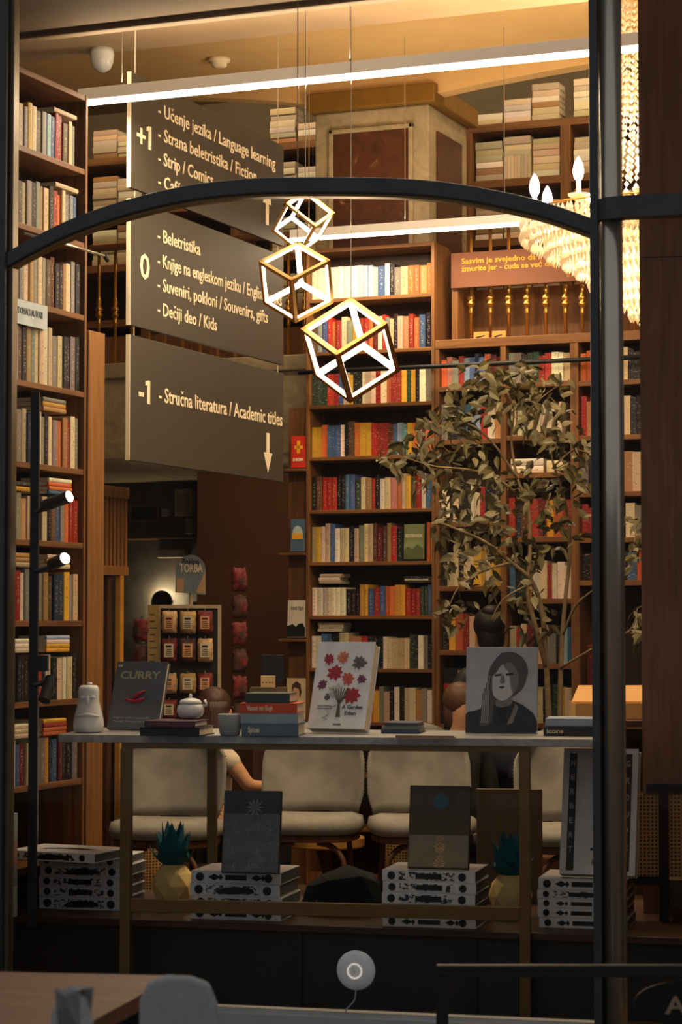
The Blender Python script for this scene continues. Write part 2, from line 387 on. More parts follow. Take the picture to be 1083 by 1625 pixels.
# arched transom: sweep a square bar along the arch
ap = [(0, 424), (60, 391), (120, 362), (200, 334), (300, 310), (400, 299), (470, 297), (560, 297), (640, 299), (720, 306), (800, 320), (870, 337), (947, 364)]
def smooth_pts(pts, k=4):
    out = []
    for i in range(len(pts)-1):
        p0, p1, p2, p3 = pts[max(i-1, 0)], pts[i], pts[i+1], pts[min(i+2, len(pts)-1)]
        for j in range(k):
            t = j/k
            out.append(tuple(.5*((2*b)+(-a+c)*t+(2*a-5*b+4*c-d)*t*t+(-a+3*b-3*c+d)*t**3) for a, b, c, d in zip(p0, p1, p2, p3)))
    out.append(pts[-1]); return out
def sweep(mb, pts, hz, y0, y1):
    vs, fs = [], []
    for i, p in enumerate(pts):
        vs += [(p[0], y0, p[1]-hz), (p[0], y1, p[1]-hz), (p[0], y1, p[1]+hz), (p[0], y0, p[1]+hz)]
    for i in range(len(pts)-1):
        for k in range(4): fs.append((4*i+k, 4*i+(k+1) % 4, 4*i+4+(k+1) % 4, 4*i+4+k))
    fs += [(0, 1, 2, 3), (4*len(pts)-1, 4*len(pts)-2, 4*len(pts)-3, 4*len(pts)-4)]; mb.add(vs, fs)
pts = [(S.px(x, y).x, S.px(x, y).z) for x, y in smooth_pts(ap)]
m = MB(); sweep(m, pts, .031, -.045, .03); m.build('arched_transom', IRON, win, bevel=.006)
m = MB(); sweep(m, [(x, z-.036) for x, z in pts], .006, -.03, .02); m.build('transom_bead', BRONZE, win)
# corner post of polished metal and the window around the corner
win2 = sroot('window_2', S.o, S.a)
x = (S.px(958, 900).x+S.px(990, 900).x)/2
MB().tube([(x, 0, 0), (x, 0, 4.6)], .043, 24).build('corner_post', STEEL, win2, smooth=True)
S2a = S.px(990, 900).x; S2b = S.px(1140, 900).x
MB().box(S2a, S2b, -.004, .004, ZS, 4.55).build('pane', GLASS, win2)
m = MB(); zz = S.px(1040, 333).z; xa = S.px(945, 340).x
cv = [(xa, zz-.03)]
path = [(xa, .02), (xa+.01, -.04), (xa+.05, -.085), (xa+.11, -.1), (S2b, -.1)]
for i in range(len(path)-1):
    (a, b), (c, d) = path[i], path[i+1]; v = Vector((c-a, d-b, 0)); n = Vector((-v.y, v.x, 0)).normalized()
    p = [(a, b), (c, d), (c+n.x*.07, d+n.y*.07), (a+n.x*.07, b+n.y*.07)]
    m.add([(q[0], q[1], z) for z in (zz-.04, zz+.04) for q in p], [(0, 1, 2, 3), (4, 5, 6, 7), (0, 1, 5, 4), (2, 3, 7, 6), (1, 2, 6, 5), (0, 3, 7, 4)])
m.build('transom_band', IRON, win2)
struct(MB().box(-10, S.px(-40, 900).x, -.1, .1, 0, 5.05).build('wall_front_left', BROWNW)).location = S.o
bpy.data.objects['wall_front_left'].rotation_euler = (0, 0, S.a)
o = struct(MB().box(S2b, 4.2, -.1, .1, 0, 5.05).build('wall_front_right', BROWNW)); o.location = S.o; o.rotation_euler = (0, 0, S.a)
o = struct(MB().box(-10, 4.2, -.1, .1, 4.55, 5.15).build('wall_front_head', BROWNW)); o.location = S.o; o.rotation_euler = (0, 0, S.a)
# wooden column inside the right window
a = onD(1019, 985, 9.7); b = onD(1100, 985, 9.7)
K = Fr(a, YAW)
o = sroot('column', a*1, YAW-R(9)); o.location.z = 0
wd = (b-a).length; z1 = onD(1050, 408, 9.7).z
MB().box(0, wd, 0, .35, 0, z1-.004).build('lower_panel', WENGE, o); MB().box(0, wd, 0, .35, z1, 4.44).build('upper_panel', WENGE, o)

# ------------------------------------------------------------------ books
PAL = dict(w=(226, 214, 190), c=(204, 184, 148), k=(30, 27, 28), g=(46, 66, 48), G=(70, 118, 116), b=(66, 98, 142), n=(34, 42, 66), r=(156, 42, 32),
           o=(200, 100, 44), y=(206, 158, 54), t=(168, 124, 78), m=(96, 32, 30), e=(132, 128, 118), s=(150, 176, 192), p=(206, 134, 124), u=(96, 66, 44), v=(92, 60, 110))
CN = dict(w='white', c='cream', k='black', g='dark green', G='teal', b='blue', n='navy', r='red', o='orange', y='yellow', t='tan', m='maroon', e='grey', s='pale blue', p='pink', u='brown', v='purple')
def _unit_book():
    b = MB(); n = 5
    # boards and rounded spine
    sp = [(.5-.5*math.cos(math.pi*k/n), -.02*math.sin(math.pi*k/n)) for k in range(n+1)]
    prof = [(x, y) for x, y in sp]+[(1, 1), (.93, 1), (.93, .06), (.07, .06), (.07, 1), (0, 1)]
    N_ = len(prof)
    for i in range(N_):
        (x0, y0), (x1, y1) = prof[i], prof[(i+1) % N_]; b.add([(x0, y0, 0), (x1, y1, 0), (x1, y1, 1), (x0, y0, 1)], [(0, 1, 2, 3)])
    for z in (0, 1):
        b.add([(0, 0, z), (.07, .06, z), (.07, 1, z), (0, 1, z)], [(0, 1, 2, 3)]); b.add([(1, 0, z), (.93, .06, z), (.93, 1, z), (1, 1, z)], [(0, 1, 2, 3)])
        b.add([(x, y, z) for x, y in sp]+[(.93, .06, z), (.07, .06, z)], [tuple(range(n+3))])
    b.box(.07, .93, .06, .97, .015, .985, 1)
    return b.mesh('book', [BOOKM, PAPER])
UB = _unit_book()
UP_ = UB.copy(); UP_.materials[0] = PLAINB
proto = bpy.data.objects.new('book', UB)
counts = {}
def shade(ch):
    c = PAL[ch]; k = random.uniform(.86, 1.1); return lin(tuple(min(250, max(8, v*k+random.uniform(-8, 8))) for v in c))
def book(p, t, d, h, ch, rz, label, group, lean=0, flat=False, name='book', cat='book'):
    o = proto.copy(); o.name = name
    if name == 'paperback': o.data = UP_
    C.objects.link(o)
    M = Matrix.Translation(p) @ Matrix.Rotation(rz, 4, 'Z')
    if flat: M = M @ Matrix.Translation((h, 0, 0)) @ Matrix.Rotation(R(-90), 4, 'Y')
    elif lean: M = M @ Matrix.Rotation(lean, 4, 'Y')
    o.matrix_world = M @ Matrix.Diagonal((t, d, h, 1)); o.color = shade(ch)
    return tag(o, label, cat, group)
st = MB(); cols_ = []
def stuff_book(x0, x1, y0, y1, z0, z1, ch):
    n0 = len(st.f); st.box(x0, x1, y0, y1, z0, z1); c = shade(ch); cols_.extend([c[:3]+(random.random(),)]*(len(st.f)-n0))
class Count:
    side = 'left'
    def __init__(s, where, side='left'): s.n = {}; s.where = where; s.side = side
    def __call__(s, ch, what='{}-spined book'):
        k = CN[ch]; i = s.n[k, what] = s.n.get((k, what), 0)+1
        return f'{ORD[min(i-1, 19)]} {what.format(k.replace(" ", "-"))} from the {s.side} {s.where}'
def fill_row(seq, start, end, z, axis, fixed, hmax, cnt, group, dmax=.2, hmin=.62, gap=.0012, loose=True):
    """upright books between start and end along x (spines to -y) or along y (spines to +x)"""
    L_ = end-start; ws = [random.uniform(.75, 1.3) for _ in seq]; k = (L_-gap*len(seq))/sum(ws); s = start
    hs = None
    for i, (ch, w_) in enumerate(zip(seq, ws)):
        if ch == ' ': s += k*w_+gap; continue
        same = i and seq[i-1] == ch and hs
        h = hs if same else hmax*random.uniform(hmin, 1); hs = h; t = k*w_; d = dmax*random.uniform(.8, 1)
        if not loose: stuff_book(s, s+t, fixed+random.uniform(0, .012), fixed+d, z, z+h, ch)
        elif axis == 'x': book((s, fixed+random.uniform(0, .012), z), t, d, h, ch, 0, cnt(ch), group)
        else: book((fixed-random.uniform(0, .012), s, z), t, d, h, ch, R(90), cnt(ch), group)
        s += t+gap

# tall bookcase in front of the pillar
YT = 12.55
def zY(py, px=588, y=YT): return onY(px, py, y).z
TX0, TX1 = onY(486, 700, YT).x, onY(690, 700, YT).x
tops = [390, 470, 555, 640, 723, 808, 891, 977, 1061, 1146, 1230, 1315]
tb = thing('bookcase', 'tall narrow walnut bookcase in front of the marble pillar', 'bookcase', (0, YT, 0))
MB().box(TX0, TX0+.02, 0, .27, 0, zY(390)).build('side_panel', WOOD, tb, bevel=.002)
MB().box(TX1-.02, TX1, 0, .27, 0, zY(390)).build('side_panel', WOOD, tb, bevel=.002)
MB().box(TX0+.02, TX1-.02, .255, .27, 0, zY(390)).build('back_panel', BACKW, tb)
TZ = []
for i, y in enumerate(tops):
    z = zY(y); TZ.append(z); MB().box(TX0+.02, TX1-.02, .004, .255, z-.022, z).build('top' if i == 0 else 'shelf', WOODX, tb, bevel=.002)
MB().box(TX0+.02, TX1-.02, .02, .04, 0, .08).build('plinth', WOOD, tb)
rows = ['wwwwwwwwwwsswbwkecooto', 'uebrorceyrromwreckctrobk', 'gggrrbcykkcccrcorrygykwe', 'yyobbbwkuoyyrrrmbsGyocmo', 'kurrrkkbbgctrkwcpocyurwb',
        'cywcbwcckceccumutrk', 'wwwwwwwkkkyybrbooyyrrrggb', 'wwbbkkcctptrkkkwccccggwek', '      royeroyeckwkcctew', '']
rg = 'books in the tall narrow bookcase'
for i, r_ in enumerate(rows):
    if not r_: continue
    cnt = Count(f'on the {ORD[i]} shelf of the tall narrow bookcase')
    end = TX1-.03
    if i == 5: end = onY(636, 860, YT).x
    if i == 6: cnt.where += ''
    H = (TZ[i]-.022)-TZ[i+1]
    fill_row(r_, TX0+.025, end, TZ[i+1]+.001, 'x', YT+.03, {0: .2, 5: .235, 6: .19}.get(i, .215), cnt, rg, .19, .84, loose=i not in (2, 3, 7, 8))
# face-out green book and lying stacks there
def face_book(name, label, px0, py0, px1, py1, y, cov, parts, t=.02, lean=.05, cat='book', group=None, label_h=None):
    """book standing face-out; px0,py0 = lower left, px1,py1 = upper right on plane y"""
    a = onY(px0, py0, y); b = onY(px1, py1, y); W, H = b.x-a.x, b.z-a.z
    o = thing(name, label, cat, (a.x, y, a.z+.0015), 0, group); o.rotation_euler = (-lean, 0, 0); o.location.z += t*math.sin(lean)
    MB().box(0, W, 0, .003, 0, H).box(0, W, t-.003, t, 0, H).box(0, .003, .003, t-.003, 0, H).build('cover', cov, o)
    MB().box(.004, W-.003, .003, t-.003, .003, H-.003).build('pages', PAPER, o)
    if parts: parts(o, W, H)
    return o
def med(o, W, H):
    text('MEDITERRANEAN', W*.86, H*.1, CREAM, o, face_mtx((W*.07, -.001, H*.62)))
    MB().prism([(0, 0), (W, 0), (W, H*.3), (W*.7, H*.42), (W*.45, H*.3), (W*.2, H*.36), (0, H*.26)], -.0015, 0).build('cover_print', mat('hills_print', (84, 92, 54), .6), o)
face_book('book', 'green book shown face-out on the sixth shelf of the tall narrow bookcase', 641, 888, 672, 832, YT+.03, mat('moss_cover', (128, 140, 96), .5), med)
cnt = Count('right of the face-out green book on the sixth shelf')
fill_row('oot', onY(674, 860, YT).x, TX1-.025, TZ[6]+.001, 'x', YT+.03, .24, cnt, rg, .19, .9)
def lying(seq, x0, w_, z, y, cnt, group, d=.15, t=.022, jitter=.01):
    for ch in seq:
        tt = t*random.uniform(.8, 1.25); book((x0+random.uniform(-jitter, jitter), y+.005, z), tt, d, w_*random.uniform(.92, 1), ch, 0, cnt(ch, '{} book lying flat'), group, flat=True); z += tt+.0005
cnt = Count('atop the seventh row, tall narrow bookcase', 'lower left')
lying('cwc', onY(502, 900, YT).x, .15, TZ[7]+.195, YT+.04, cnt, rg, .14, .018); lying('kwk', onY(636, 900, YT).x, .16, TZ[7]+.195, YT+.04, cnt, rg, .14, .015)
cnt = Count('atop the eighth row, tall narrow bookcase', 'lower left')
lying('cwc', onY(500, 990, YT).x, .17, TZ[8]+.22, YT+.04, cnt, rg, .14, .018)

# bookcase along the left wall, seen edge-on
XL = -4.99
def yX(px): return onX(px, 700, XL).y
LY0, LY1 = yX(4), yX(137)
lt_ = [150, 268, 385, 500, 622, 745, 862, 985, 1108, 1235, 1360]
LZ = [onX(133, p, XL).z for p in lt_]
lb = thing('bookcase', 'tall walnut bookcase at the left window edge facing the shop', 'bookcase', (XL, 0, 0))
for a, b in ((LY0, LY0+.02), (LY1-.02, LY1)): MB().box(-.28, 0, a, b, 0, LZ[0]).build('side_panel', WOOD, lb, bevel=.002)
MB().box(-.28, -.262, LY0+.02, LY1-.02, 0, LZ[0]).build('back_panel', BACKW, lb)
for i, z in enumerate(LZ): MB().box(-.262, -.003, LY0+.02, LY1-.02, z-.026, z).build('top' if i == 0 else 'shelf', WOODY, lb, bevel=.002)
lrows = [('cckceycuesbrruce', .66), ('cekuceketckroceeb', .68), ('kmuecteceumkktcek', .76), ('cGeukteccwceckkek', .8), ('swkecnkwekceotrce', .72),
         ('eknetcwkckubeorr', .66), ('nsmrweewetunnyec', .7), ('kkkkkkkorkwkcwck', .64), ('urwbmcteeynbmkke', .6)]
lg = 'books in the left-hand bookcase'
for i, (r_, hf) in enumerate(lrows):
    cnt = Count(f'on the {ORD[i]} shelf of the left-hand bookcase')
    Hs = LZ[i]-.026-LZ[i+1]
    fill_row(r_, yX(10), yX({0: 121, 1: 124}.get(i, 130)), LZ[i+1]+.001, 'y', XL-.012, Hs*hf, cnt, lg, .17, .86)
    if i in (0, 1, 5, 6, 7, 8, 4):
        cnt = Count(f'atop the {ORD[i]} row, left-hand bookcase', 'lower left')
        spec = {0: [('c', 84)], 1: [('c', 88)], 4: [('tye', 70)], 5: [('yk', 22), ('boow', 80)], 6: [('cty', 24), ('ctc', 78)], 7: [('www', 22), ('yyws', 78)], 8: [('ccw', 22), ('oory', 74)]}[i]
        for pile, px in spec:
            z = LZ[i+1]+Hs*hf+.004; w_ = yX(px+36)-yX(px)
            for ch in pile:
                tt = .02 if len(pile) < 4 else .018
                if z+tt > LZ[i]-.03: break
                o = book((XL-.01, yX(px)+random.uniform(0, .01), z), tt, .15, w_, ch, R(90), cnt(ch, '{} book lying flat'), lg, flat=True); z += tt+.0006
# shelf label
a = onX(17, 500, XL+.004)
sg = thing('shelf_label', 'pale blue shelf label lettered in capitals on the left-hand bookcase', 'sign', (XL+.004, 0, 0))
ya, yb = yX(17), yX(71); z1 = onX(71, 486, XL).z; z0 = onX(71, 524, XL).z
MB().box(0, .006, ya, yb, z0, z1).build('plate', mat('pale_blue_card', (186, 202, 208), .5), sg)
text('DOMAĆI AUTORI', (yb-ya)*.72, .03, mat('label_grey', (104, 110, 112), .6), sg, face_mtx((.0075, ya+(yb-ya)*.12, z0+(z1-z0)*.42), R(90)), bold=0)
# reading lamp arm under the label of the top
la = thing('picture_light', 'slim metal bookcase light bar above the third shelf at left', 'lamp', (XL+.02, 0, 0)); z = onX(60, 383, XL).z
MB().tube([(0, yX(30), z+.01), (.06, yX(88), z), (.1, yX(128), z-.012)], .006, 8).build('arm', STEEL, la, smooth=True)
MB().tube([(.1, yX(128), z-.012), (.1, yX(133), z-.03)], .01, 8).build('tip', BLACK, la)
# wooden end pilaster behind the bookcase
o = sroot('pilaster', (0, LY1+.012, 0)); MB().box(XL-.28, XL+.004, 0, yX(165)-LY1-.012, 0, onX(150, 526, XL).z).build('panel', OAK, o, bevel=.004)

# right bookcase against the back
RX0 = onY(690, 700, YT).x+.002; RX1 = onY(1030, 700, YT).x
rb = thing('bookcase', 'wide walnut bookcase behind the ficus tree under the gallery', 'bookcase', (0, YT, 0))
rz_top = zY(540, 690); dv = [690, 797, 910, 1022]
def boards(ys, px0, px1, pxm):
    out = []
    for y in ys: out.append(zY(y, pxm))
    return out
MB().box(RX0, RX1, 0, .3, rz_top-.055, rz_top).build('top', WOODX, rb, bevel=.003)
dx = [onY(p, 700, YT).x for p in (693, 799, 912, 1024)]
dwid = [.03, .035, .05, .04]
for x, w_ in zip(dx, dwid): MB().box(x-w_/2 if x > RX0+.03 else RX0, x+w_/2, .002, .3, 0, rz_top-.055).build('divider', WOOD, rb, bevel=.002)
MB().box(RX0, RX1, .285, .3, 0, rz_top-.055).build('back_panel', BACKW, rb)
cols = [[612, 697, 828, 930, 1032, 1150, 1260], [606, 690, 750, 852, 950, 1053, 1148, 1260], [603, 690, 780, 853, 921, 1148, 1260]]
random.seed(11)
RB = []                                       # openings: x0, x1, z0, z1
for ci, ys_ in enumerate(cols):
    x0 = dx[ci]+dwid[ci]/2; x1 = dx[ci+1]-dwid[ci+1]/2; ztop_ = rz_top-.055
    for y in ys_:
        z = zY(y, (dv[ci]+dv[ci+1])/2); MB().box(x0, x1, .004, .285, z-.03, z).build('shelf', WOODX, rb, bevel=.002)
        RB.append((ci, x0, x1, z, ztop_)); ztop_ = z-.03
rowsR = {(0, 0): 'opersbnbomm', (0, 1): 'ekgbsrwt', (0, 2): 'wwkckkwcrkkg', (0, 3): 'kcckccyywyy', (0, 4): 'kyorctybn', (0, 5): 'krckwtek',
         (1, 0): 'eekggrrwwc', (1, 3): 'rnurrmyor', (1, 4): 'bkgtwcrwww', (1, 5): 'crcmkcceksb', (1, 6): 'ctkmckkgyc',
         (2, 0): 'ooooccckk', (2, 1): 'rtmrcsecnk', (2, 2): 'ekycetc', (2, 3): 'rrsbokce', (2, 4): 'kmrrckbo'}
idx = {}
for ci, x0, x1, z, zt in RB:
    k = idx[ci] = idx.get(ci, -1)+1; seq = rowsR.get((ci, k))
    if not seq: continue
    s = x0+.006; ws = [random.uniform(.7, 1.3) for _ in seq]; kk = (x1-x0-.012-.001*len(seq))/sum(ws); hm = .19 if (ci, k) == (0, 5) else min(.235, (zt-z)*.86)
    for ch, w_ in zip(seq, ws):
        stuff_book(s, s+kk*w_, YT+.03+random.uniform(0, .015), YT+.2, z+.001, z+hm*random.uniform(.82, 1), ch); s += kk*w_+.001
me = st.mesh('shelved_books', BOOKS); at = me.color_attributes.new('cover', 'FLOAT_COLOR', 'CORNER')
for p in me.polygons:
    for li in p.loop_indices: at.data[li].color = cols_[p.index]
o = bpy.data.objects.new('shelved_books', me); C.objects.link(o)
tag(o, 'rows of mixed books filling the wide bookcase and four rows of the tall narrow one', 'book', None, 'stuff')
g = {}
for ci, x0, x1, z, zt in RB: g.setdefault(ci, []).append((x0, x1, z, zt))
# a few singled-out books there
x0, x1, z, zt = g[1][1]                      # leaning white ones
for i, (ch, off, ln) in enumerate((('c', .02, .0), ('w', .06, .0), ('c', .11, .26), ('w', .17, .26), ('w', .23, .22), ('w', .3, .08))):
    book((x0+off, YT+.035, z+.002+.03*math.sin(ln if i > 1 else 0)), .03, .2, min(.19, zt-z-.03), ch, 0, f'{ORD[i]} pale book from the left in the leaning row behind the ficus', 'pale books behind the ficus', lean=ln if i > 1 else 0)
x0, x1, z, zt = g[1][2]
for i in range(2): book((x0+.02, YT+.03, z+.001+i*.043), .042, .2, .2, 'w', 0, f'{("lower","upper")[i]} thick white book lying flat behind the ficus', 'white books lying flat', flat=True)
book((x0+.24, YT+.03, z+.001), .07, .2, .1, 'c', 0, 'cream box-shaped book lying right of two thick white books', None, flat=True)
x0, x1, z, zt = g[0][5]
zz = zt-.16
x0, x1, z, zt = g[0][4]
# stacked dark titles on the lowest visible left bay
zb = zY(1098, 727)
for i, (ch, lab) in enumerate((('r', 'red book lying lowest of the stacked dark titles beside the grey portrait book'), ('k', 'black book with white lettering lying in the middle of the dark stack'), ('k', 'black book with white lettering lying topmost of the dark stack'))):
    pass
bx0 = onY(703, 1090, YT).x; bz = g[0][5][2]+.2
for i, (ch, lab, tx) in enumerate((('r', 'red book lying lowest in the dark stack left of the grey portrait book', None), ('k', 'black book lying second from bottom in the dark stack left of the portrait book', 'MRKIN DEDA'), ('k', 'black book lettered in white lying on top of the dark stack', 'DUPLIKAT'))):
    b_ = thing('book', lab, 'book', (bx0, YT+.02, bz+i*.044), 0, 'dark books lying in a stack')
    MB().box(0, .24, 0, .16, .001, .005).box(0, .24, 0, .004, .005, .038).box(0, .24, 0, .16, .038, .042).build('cover', mat('red_cover', (150, 40, 28), .5) if ch == 'r' else mat('black_cover', (26, 24, 26), .5), b_)
    MB().box(.004, .236, .004, .156, .005, .038).build('pages', PAPER, b_)
    if tx: text(tx, .12, .017, CREAM, b_, face_mtx((.09, -.001, .013)))
x0, x1, z, zt = g[2][5]
lb_ = thing('book', 'red leather-bound book standing upright in the deep open bay at right', 'book', (onY(932, 1080, YT+.05).x, YT+.05, z+.17), 0)
MB().box(0, .1, 0, .03, 0, .28).build('cover', mat('oxblood_leather', (92, 30, 20), .4), lb_, bevel=.006); MB().box(.015, .085, -.002, 0, .02, .03).box(.015, .085, -.002, 0, .25, .26).build('gilt_band', GOLD, lb_)
text('DERVIŠ', .16, .035, GOLD, lb_, face_mtx((.067, -.001, .06)) @ Matrix.Rotation(R(90), 4, 'Z'))
bx = thing('display_box', 'dark display block under the red leather-bound book', 'box', (onY(927, 1080, YT+.05).x, YT+.03, z+.001)); MB().box(0, .13, 0, .2, 0, .168).build('block', DWOOD, bx, bevel=.004)
rd = book((onY(921, 1100, YT).x+.17, YT+.03, z+.001), .03, .18, .22, 'r', 0, 'red book standing beside the dark display block', None)

# rail for the sliding ladder
lr = thing('ladder_rail', 'black round ladder rail running across both back bookcases', 'rail', (0, YT-.055, 0))
zr = onY(700, 581, YT-.055).z; xa, xb = onY(474, 590, YT-.055).x, onY(1040, 570, YT-.055).x
MB().tube([(xa, 0, zr), (xb, 0, zr)], .014, 12).build('tube', BLACK, lr, smooth=True)
for p in (492, 686, 800, 912): x = onY(p, 580, YT).x; MB().tube([(x, 0, zr), (x, .052, zr)], .009, 8).build('bracket', BLACK, lr)

# side display ledges left of the tall bookcase
sp_ = thing('display_shelf', 'narrow side panel of walnut with small ledges left of the tall bookcase', 'shelf', (0, YT+.04, 0))
xa, xb = onY(453, 900, YT+.04).x, TX0-.002
MB().box(xa, xb, .05, .07, 0, zY(640)).build('panel', WOOD, sp_)
for y in (744, 877, 1014, 1143): z = zY(y, 470); MB().box(xa-.02, xb, -.06, .05, z-.016, z).build('ledge', WOODX, sp_, bevel=.002)
yl = YT-.0
def redb(o, W, H):
    MB().box(W*.38, W*.6, -.0012, 0, H*.45, H*.85).box(W*.2, W*.8, -.0012, 0, H*.58, H*.7).build('cover_print', YELL, o); text('ЕНИГМА', W*.7, H*.1, CREAM, o, face_mtx((W*.14, -.001, H*.2))) if 0 else text('ENIGMA', W*.7, H*.1, CREAM, o, face_mtx((W*.14, -.001, H*.2)))
face_book('book', 'red face-out book with a yellow cross on the highest side ledge', 462, 743, 485, 692, yl, mat('scarlet_cover', (196, 44, 26), .5), redb)
def blueb(o, W, H):
    MB().prism([(W*.5+W*.36*math.cos(a/12*math.pi), H*.56+W*.5*math.sin(a/12*math.pi)) for a in range(13)], -.0012, 0).build('cover_print', mat('pale_disc', (176, 196, 190), .6), o)
    MB().box(W*.12, W*.88, -.0016, 0, H*.38, H*.56).build('title_band', YELL, o)
face_book('book', 'blue patterned face-out book with a yellow band on a side ledge', 461, 876, 483, 824, yl, mat('blue_cover', (78, 104, 124), .5), blueb)
def pale(o, W, H):
    text('PARTIJA', W*.7, H*.09, GREYINK, o, face_mtx((W*.2, -.001, H*.74)))
    MB().prism([(0, .003), (W, .003), (W, H*.26), (W*.85, H*.38), (W*.6, H*.36), (W*.5, H*.28), (W*.3, H*.36), (0, H*.3)], -.0012, 0).build('cover_print', BLACK, o)
face_book('book', 'white face-out book with a dark animal silhouette on a side ledge', 456, 1012, 484, 953, yl, mat('white_cover', (214, 206, 188), .5), pale)
def lady(o, W, H):
    MB().prism([(W*.3, H*.1), (W*.95, H*.1), (W*.85, H*.4), (W*.6, H*.46), (W*.66, H*.6), (W*.6, H*.8), (W*.38, H*.8), (W*.3, H*.6), (W*.42, H*.44)], -.0012, 0).build('cover_print', mat('sepia_skin', (206, 168, 126), .6), o)
    MB().prism([(W*.28, H*.66), (W*.3, H*.84), (W*.5, H*.93), (W*.72, H*.86), (W*.78, H*.66), (W*.7, H*.52), (W*.64, H*.74), (W*.4, H*.78)], -.0018, 0).build('cover_hair', mat('sepia_dark', (70, 44, 30), .6), o)
face_book('book', 'cream face-out book with a drawn woman on the lowest side ledge', 454, 1142, 485, 1077, yl, mat('cream_cover', (216, 196, 156), .5), lady)

# ------------------------------------------------------------------ gallery above
YG = 14.2
def gall(label, px0, px1, name='bookcase'):
    a, b = onY(px0, 300, YG).x, onY(px1, 300, YG).x
    o = thing(name, label, 'bookcase', (0, YG, 0)); zs = [4.94, 4.56, 4.16, 3.76]
    n = max(2, round((b-a)/.72)); xs = [a+(b-a)*i/n for i in range(n+1)]
    for x in xs: MB().box(x-.035, x+.035, 0, .3, zf1, 4.94-.05).build('divider', WOOD, o)
    for i, z in enumerate(zs): MB().box(a-.035, b+.035, .003 if i else 0, .29, z-.05, z).build('top' if i == 0 else 'shelf', WOODX, o)
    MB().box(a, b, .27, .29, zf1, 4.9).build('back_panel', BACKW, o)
    MB().box(a, b, .01, .03, zf1, 3.64).build('lower_panel', WOOD, o)
    return xs, zs
gx = [gall('walnut gallery bookcase packed with paperbacks behind the hanging signs', 95, 520), gall('walnut gallery bookcase packed with paperbacks above the terracotta board', 742, 1060)]
random.seed(5); npb = 0; side = ('left', 'right')
vis = [[(138, 207), (445, 500)], [(741, 1018)]]
for gi, (xs, zs) in enumerate(gx):
    tops_ = [(zs[i]-.05-zs[i+1], zs[i+1]) for i in range(3)]
    lev = [(.33, zs[0])]+[(h, z) for h, z in tops_]
    for bi in range(len(xs)-1):
        x0, x1 = xs[bi]+.045, xs[bi+1]-.045; n = 3; w_ = (x1-x0)/n
        for li, (H, z0) in enumerate(lev):
            for si in range(n):
                x = x0+si*w_; pc = proj((x+w_/2, YG, z0+.1))
                if not any(a-14 < pc[0] < b+14 for a, b in vis[gi]) or pc[1] > 480: continue
                where = f'in stack {si+1} of bay {bi+1}'
                cnt = 0; z = z0+.001
                if li == 0: hh = ((.12, .2, .28)[si] if bi == 0 else .3)*random.uniform(.9, 1) if gi else random.uniform(.1, .3)
                else: hh = H*random.uniform(.66, .9)
                lname = ('on top of', 'on the top shelf of', 'on the second shelf of', 'on the third shelf of')[li]
                if li == 1 and si == 1 and gi:
                    m_ = 8
                    for q in range(m_):
                        book((x+.004+q*(w_-.01)/m_, YG+.03, z), (w_-.01)/m_-.001, .14, .16, 'c', 0, f'{ORD[q]} upright cream paperback from the left, {ORD[bi]} bay of the right gallery bookcase', 'paperbacks on the gallery', name='paperback', cat='paperback'); npb += 1
                    z += .1605
                while z+.045 < z0+hh:
                    t = random.uniform(.034, .05)
                    book((x+random.uniform(.002, .008), YG+.03+random.uniform(0, .015), z), t, .15, w_-.012, random.choice('cccwt'), 0,
                         f'{ORD[cnt]} paperback from below, {ORD[si]} stack, {ORD[bi]} bay, {lname} {side[gi]} gallery bookcase'.replace('on the top shelf of', 'top shelf,').replace('on the second shelf of', 'second shelf,').replace('on the third shelf of', 'third shelf,'), 'paperbacks on the gallery', flat=True, name='paperback', cat='paperback')
                    z += t+.0008; cnt += 1; npb += 1
print('paperbacks', npb)
# balustrades
def baluster(x, y, group, label, ztop_b, zknob):
    o = thing('baluster', label, 'baluster', (x, y, zf1), 0, group)
    MB().tube([(0, 0, 0), (0, 0, ztop_b-zf1)], .011, 8).build('rod', BRASS, o, smooth=True)
    k = zknob-zf1
    MB().lathe([(.0115, k-.09), (.017, k-.08), (.013, k-.06), (.016, k-.04), (.024, k-.03), (.024, k-.018), (.015, k-.008), (.026, k+.006), (.026, k+.018), (.014, k+.034), (.018, k+.06), (.0115, k+.09)], 12).build('collar', BRASS, o, smooth=True)
YB = YW+.1
zrail = onY(170, 398, YB).z
hr = thing('handrail', 'dark wooden handrail of the gallery behind the hanging signs', 'rail', (0, YB, 0)); MB().box(-8, pl-.02, -.03, .03, zrail, zrail+.04).build('rail', WOODX, hr, bevel=.008)
i = 0
for px in [157, 183, 209, 236, 262, 290, 318, 346, 374, 402, 430, 458, 484]:
    baluster(onY(px, 500, YB).x, YB, 'brass balusters of the left gallery', f'{ORD[i]} brass baluster from the left on the gallery behind the signs', zrail-.001, onY(px, 494, YB).z); i += 1
YR = YT+.2
for i, px in enumerate([748, 779, 808, 837, 867, 898, 925, 984, 1008]):
    baluster(onY(px, 500, YR).x, YR, 'brass balusters of the right gallery', f'{ORD[i]} brass baluster from the left under the terracotta lettered board', onY(px, 360, YR).z, onY(px, 478, YR).z)
    pass
for o in C.objects:
    if o.name.startswith('baluster') and o.get('group') == 'brass balusters of the right gallery': o.location.z = rz_top+.001; 
hr2 = thing('handrail', 'dark wooden handrail of the right gallery behind the lettered board', 'rail', (0, YR, 0)); zq = onY(800, 360, YR).z+(rz_top-zf1)+.003
MB().box(pr+.08, 4.3, -.03, .03, zq, zq+.04).build('rail', WOODX, hr2, bevel=.008)
xa, xb = onY(735, 500, YR+.2).x, onY(960, 500, YR+.2).x
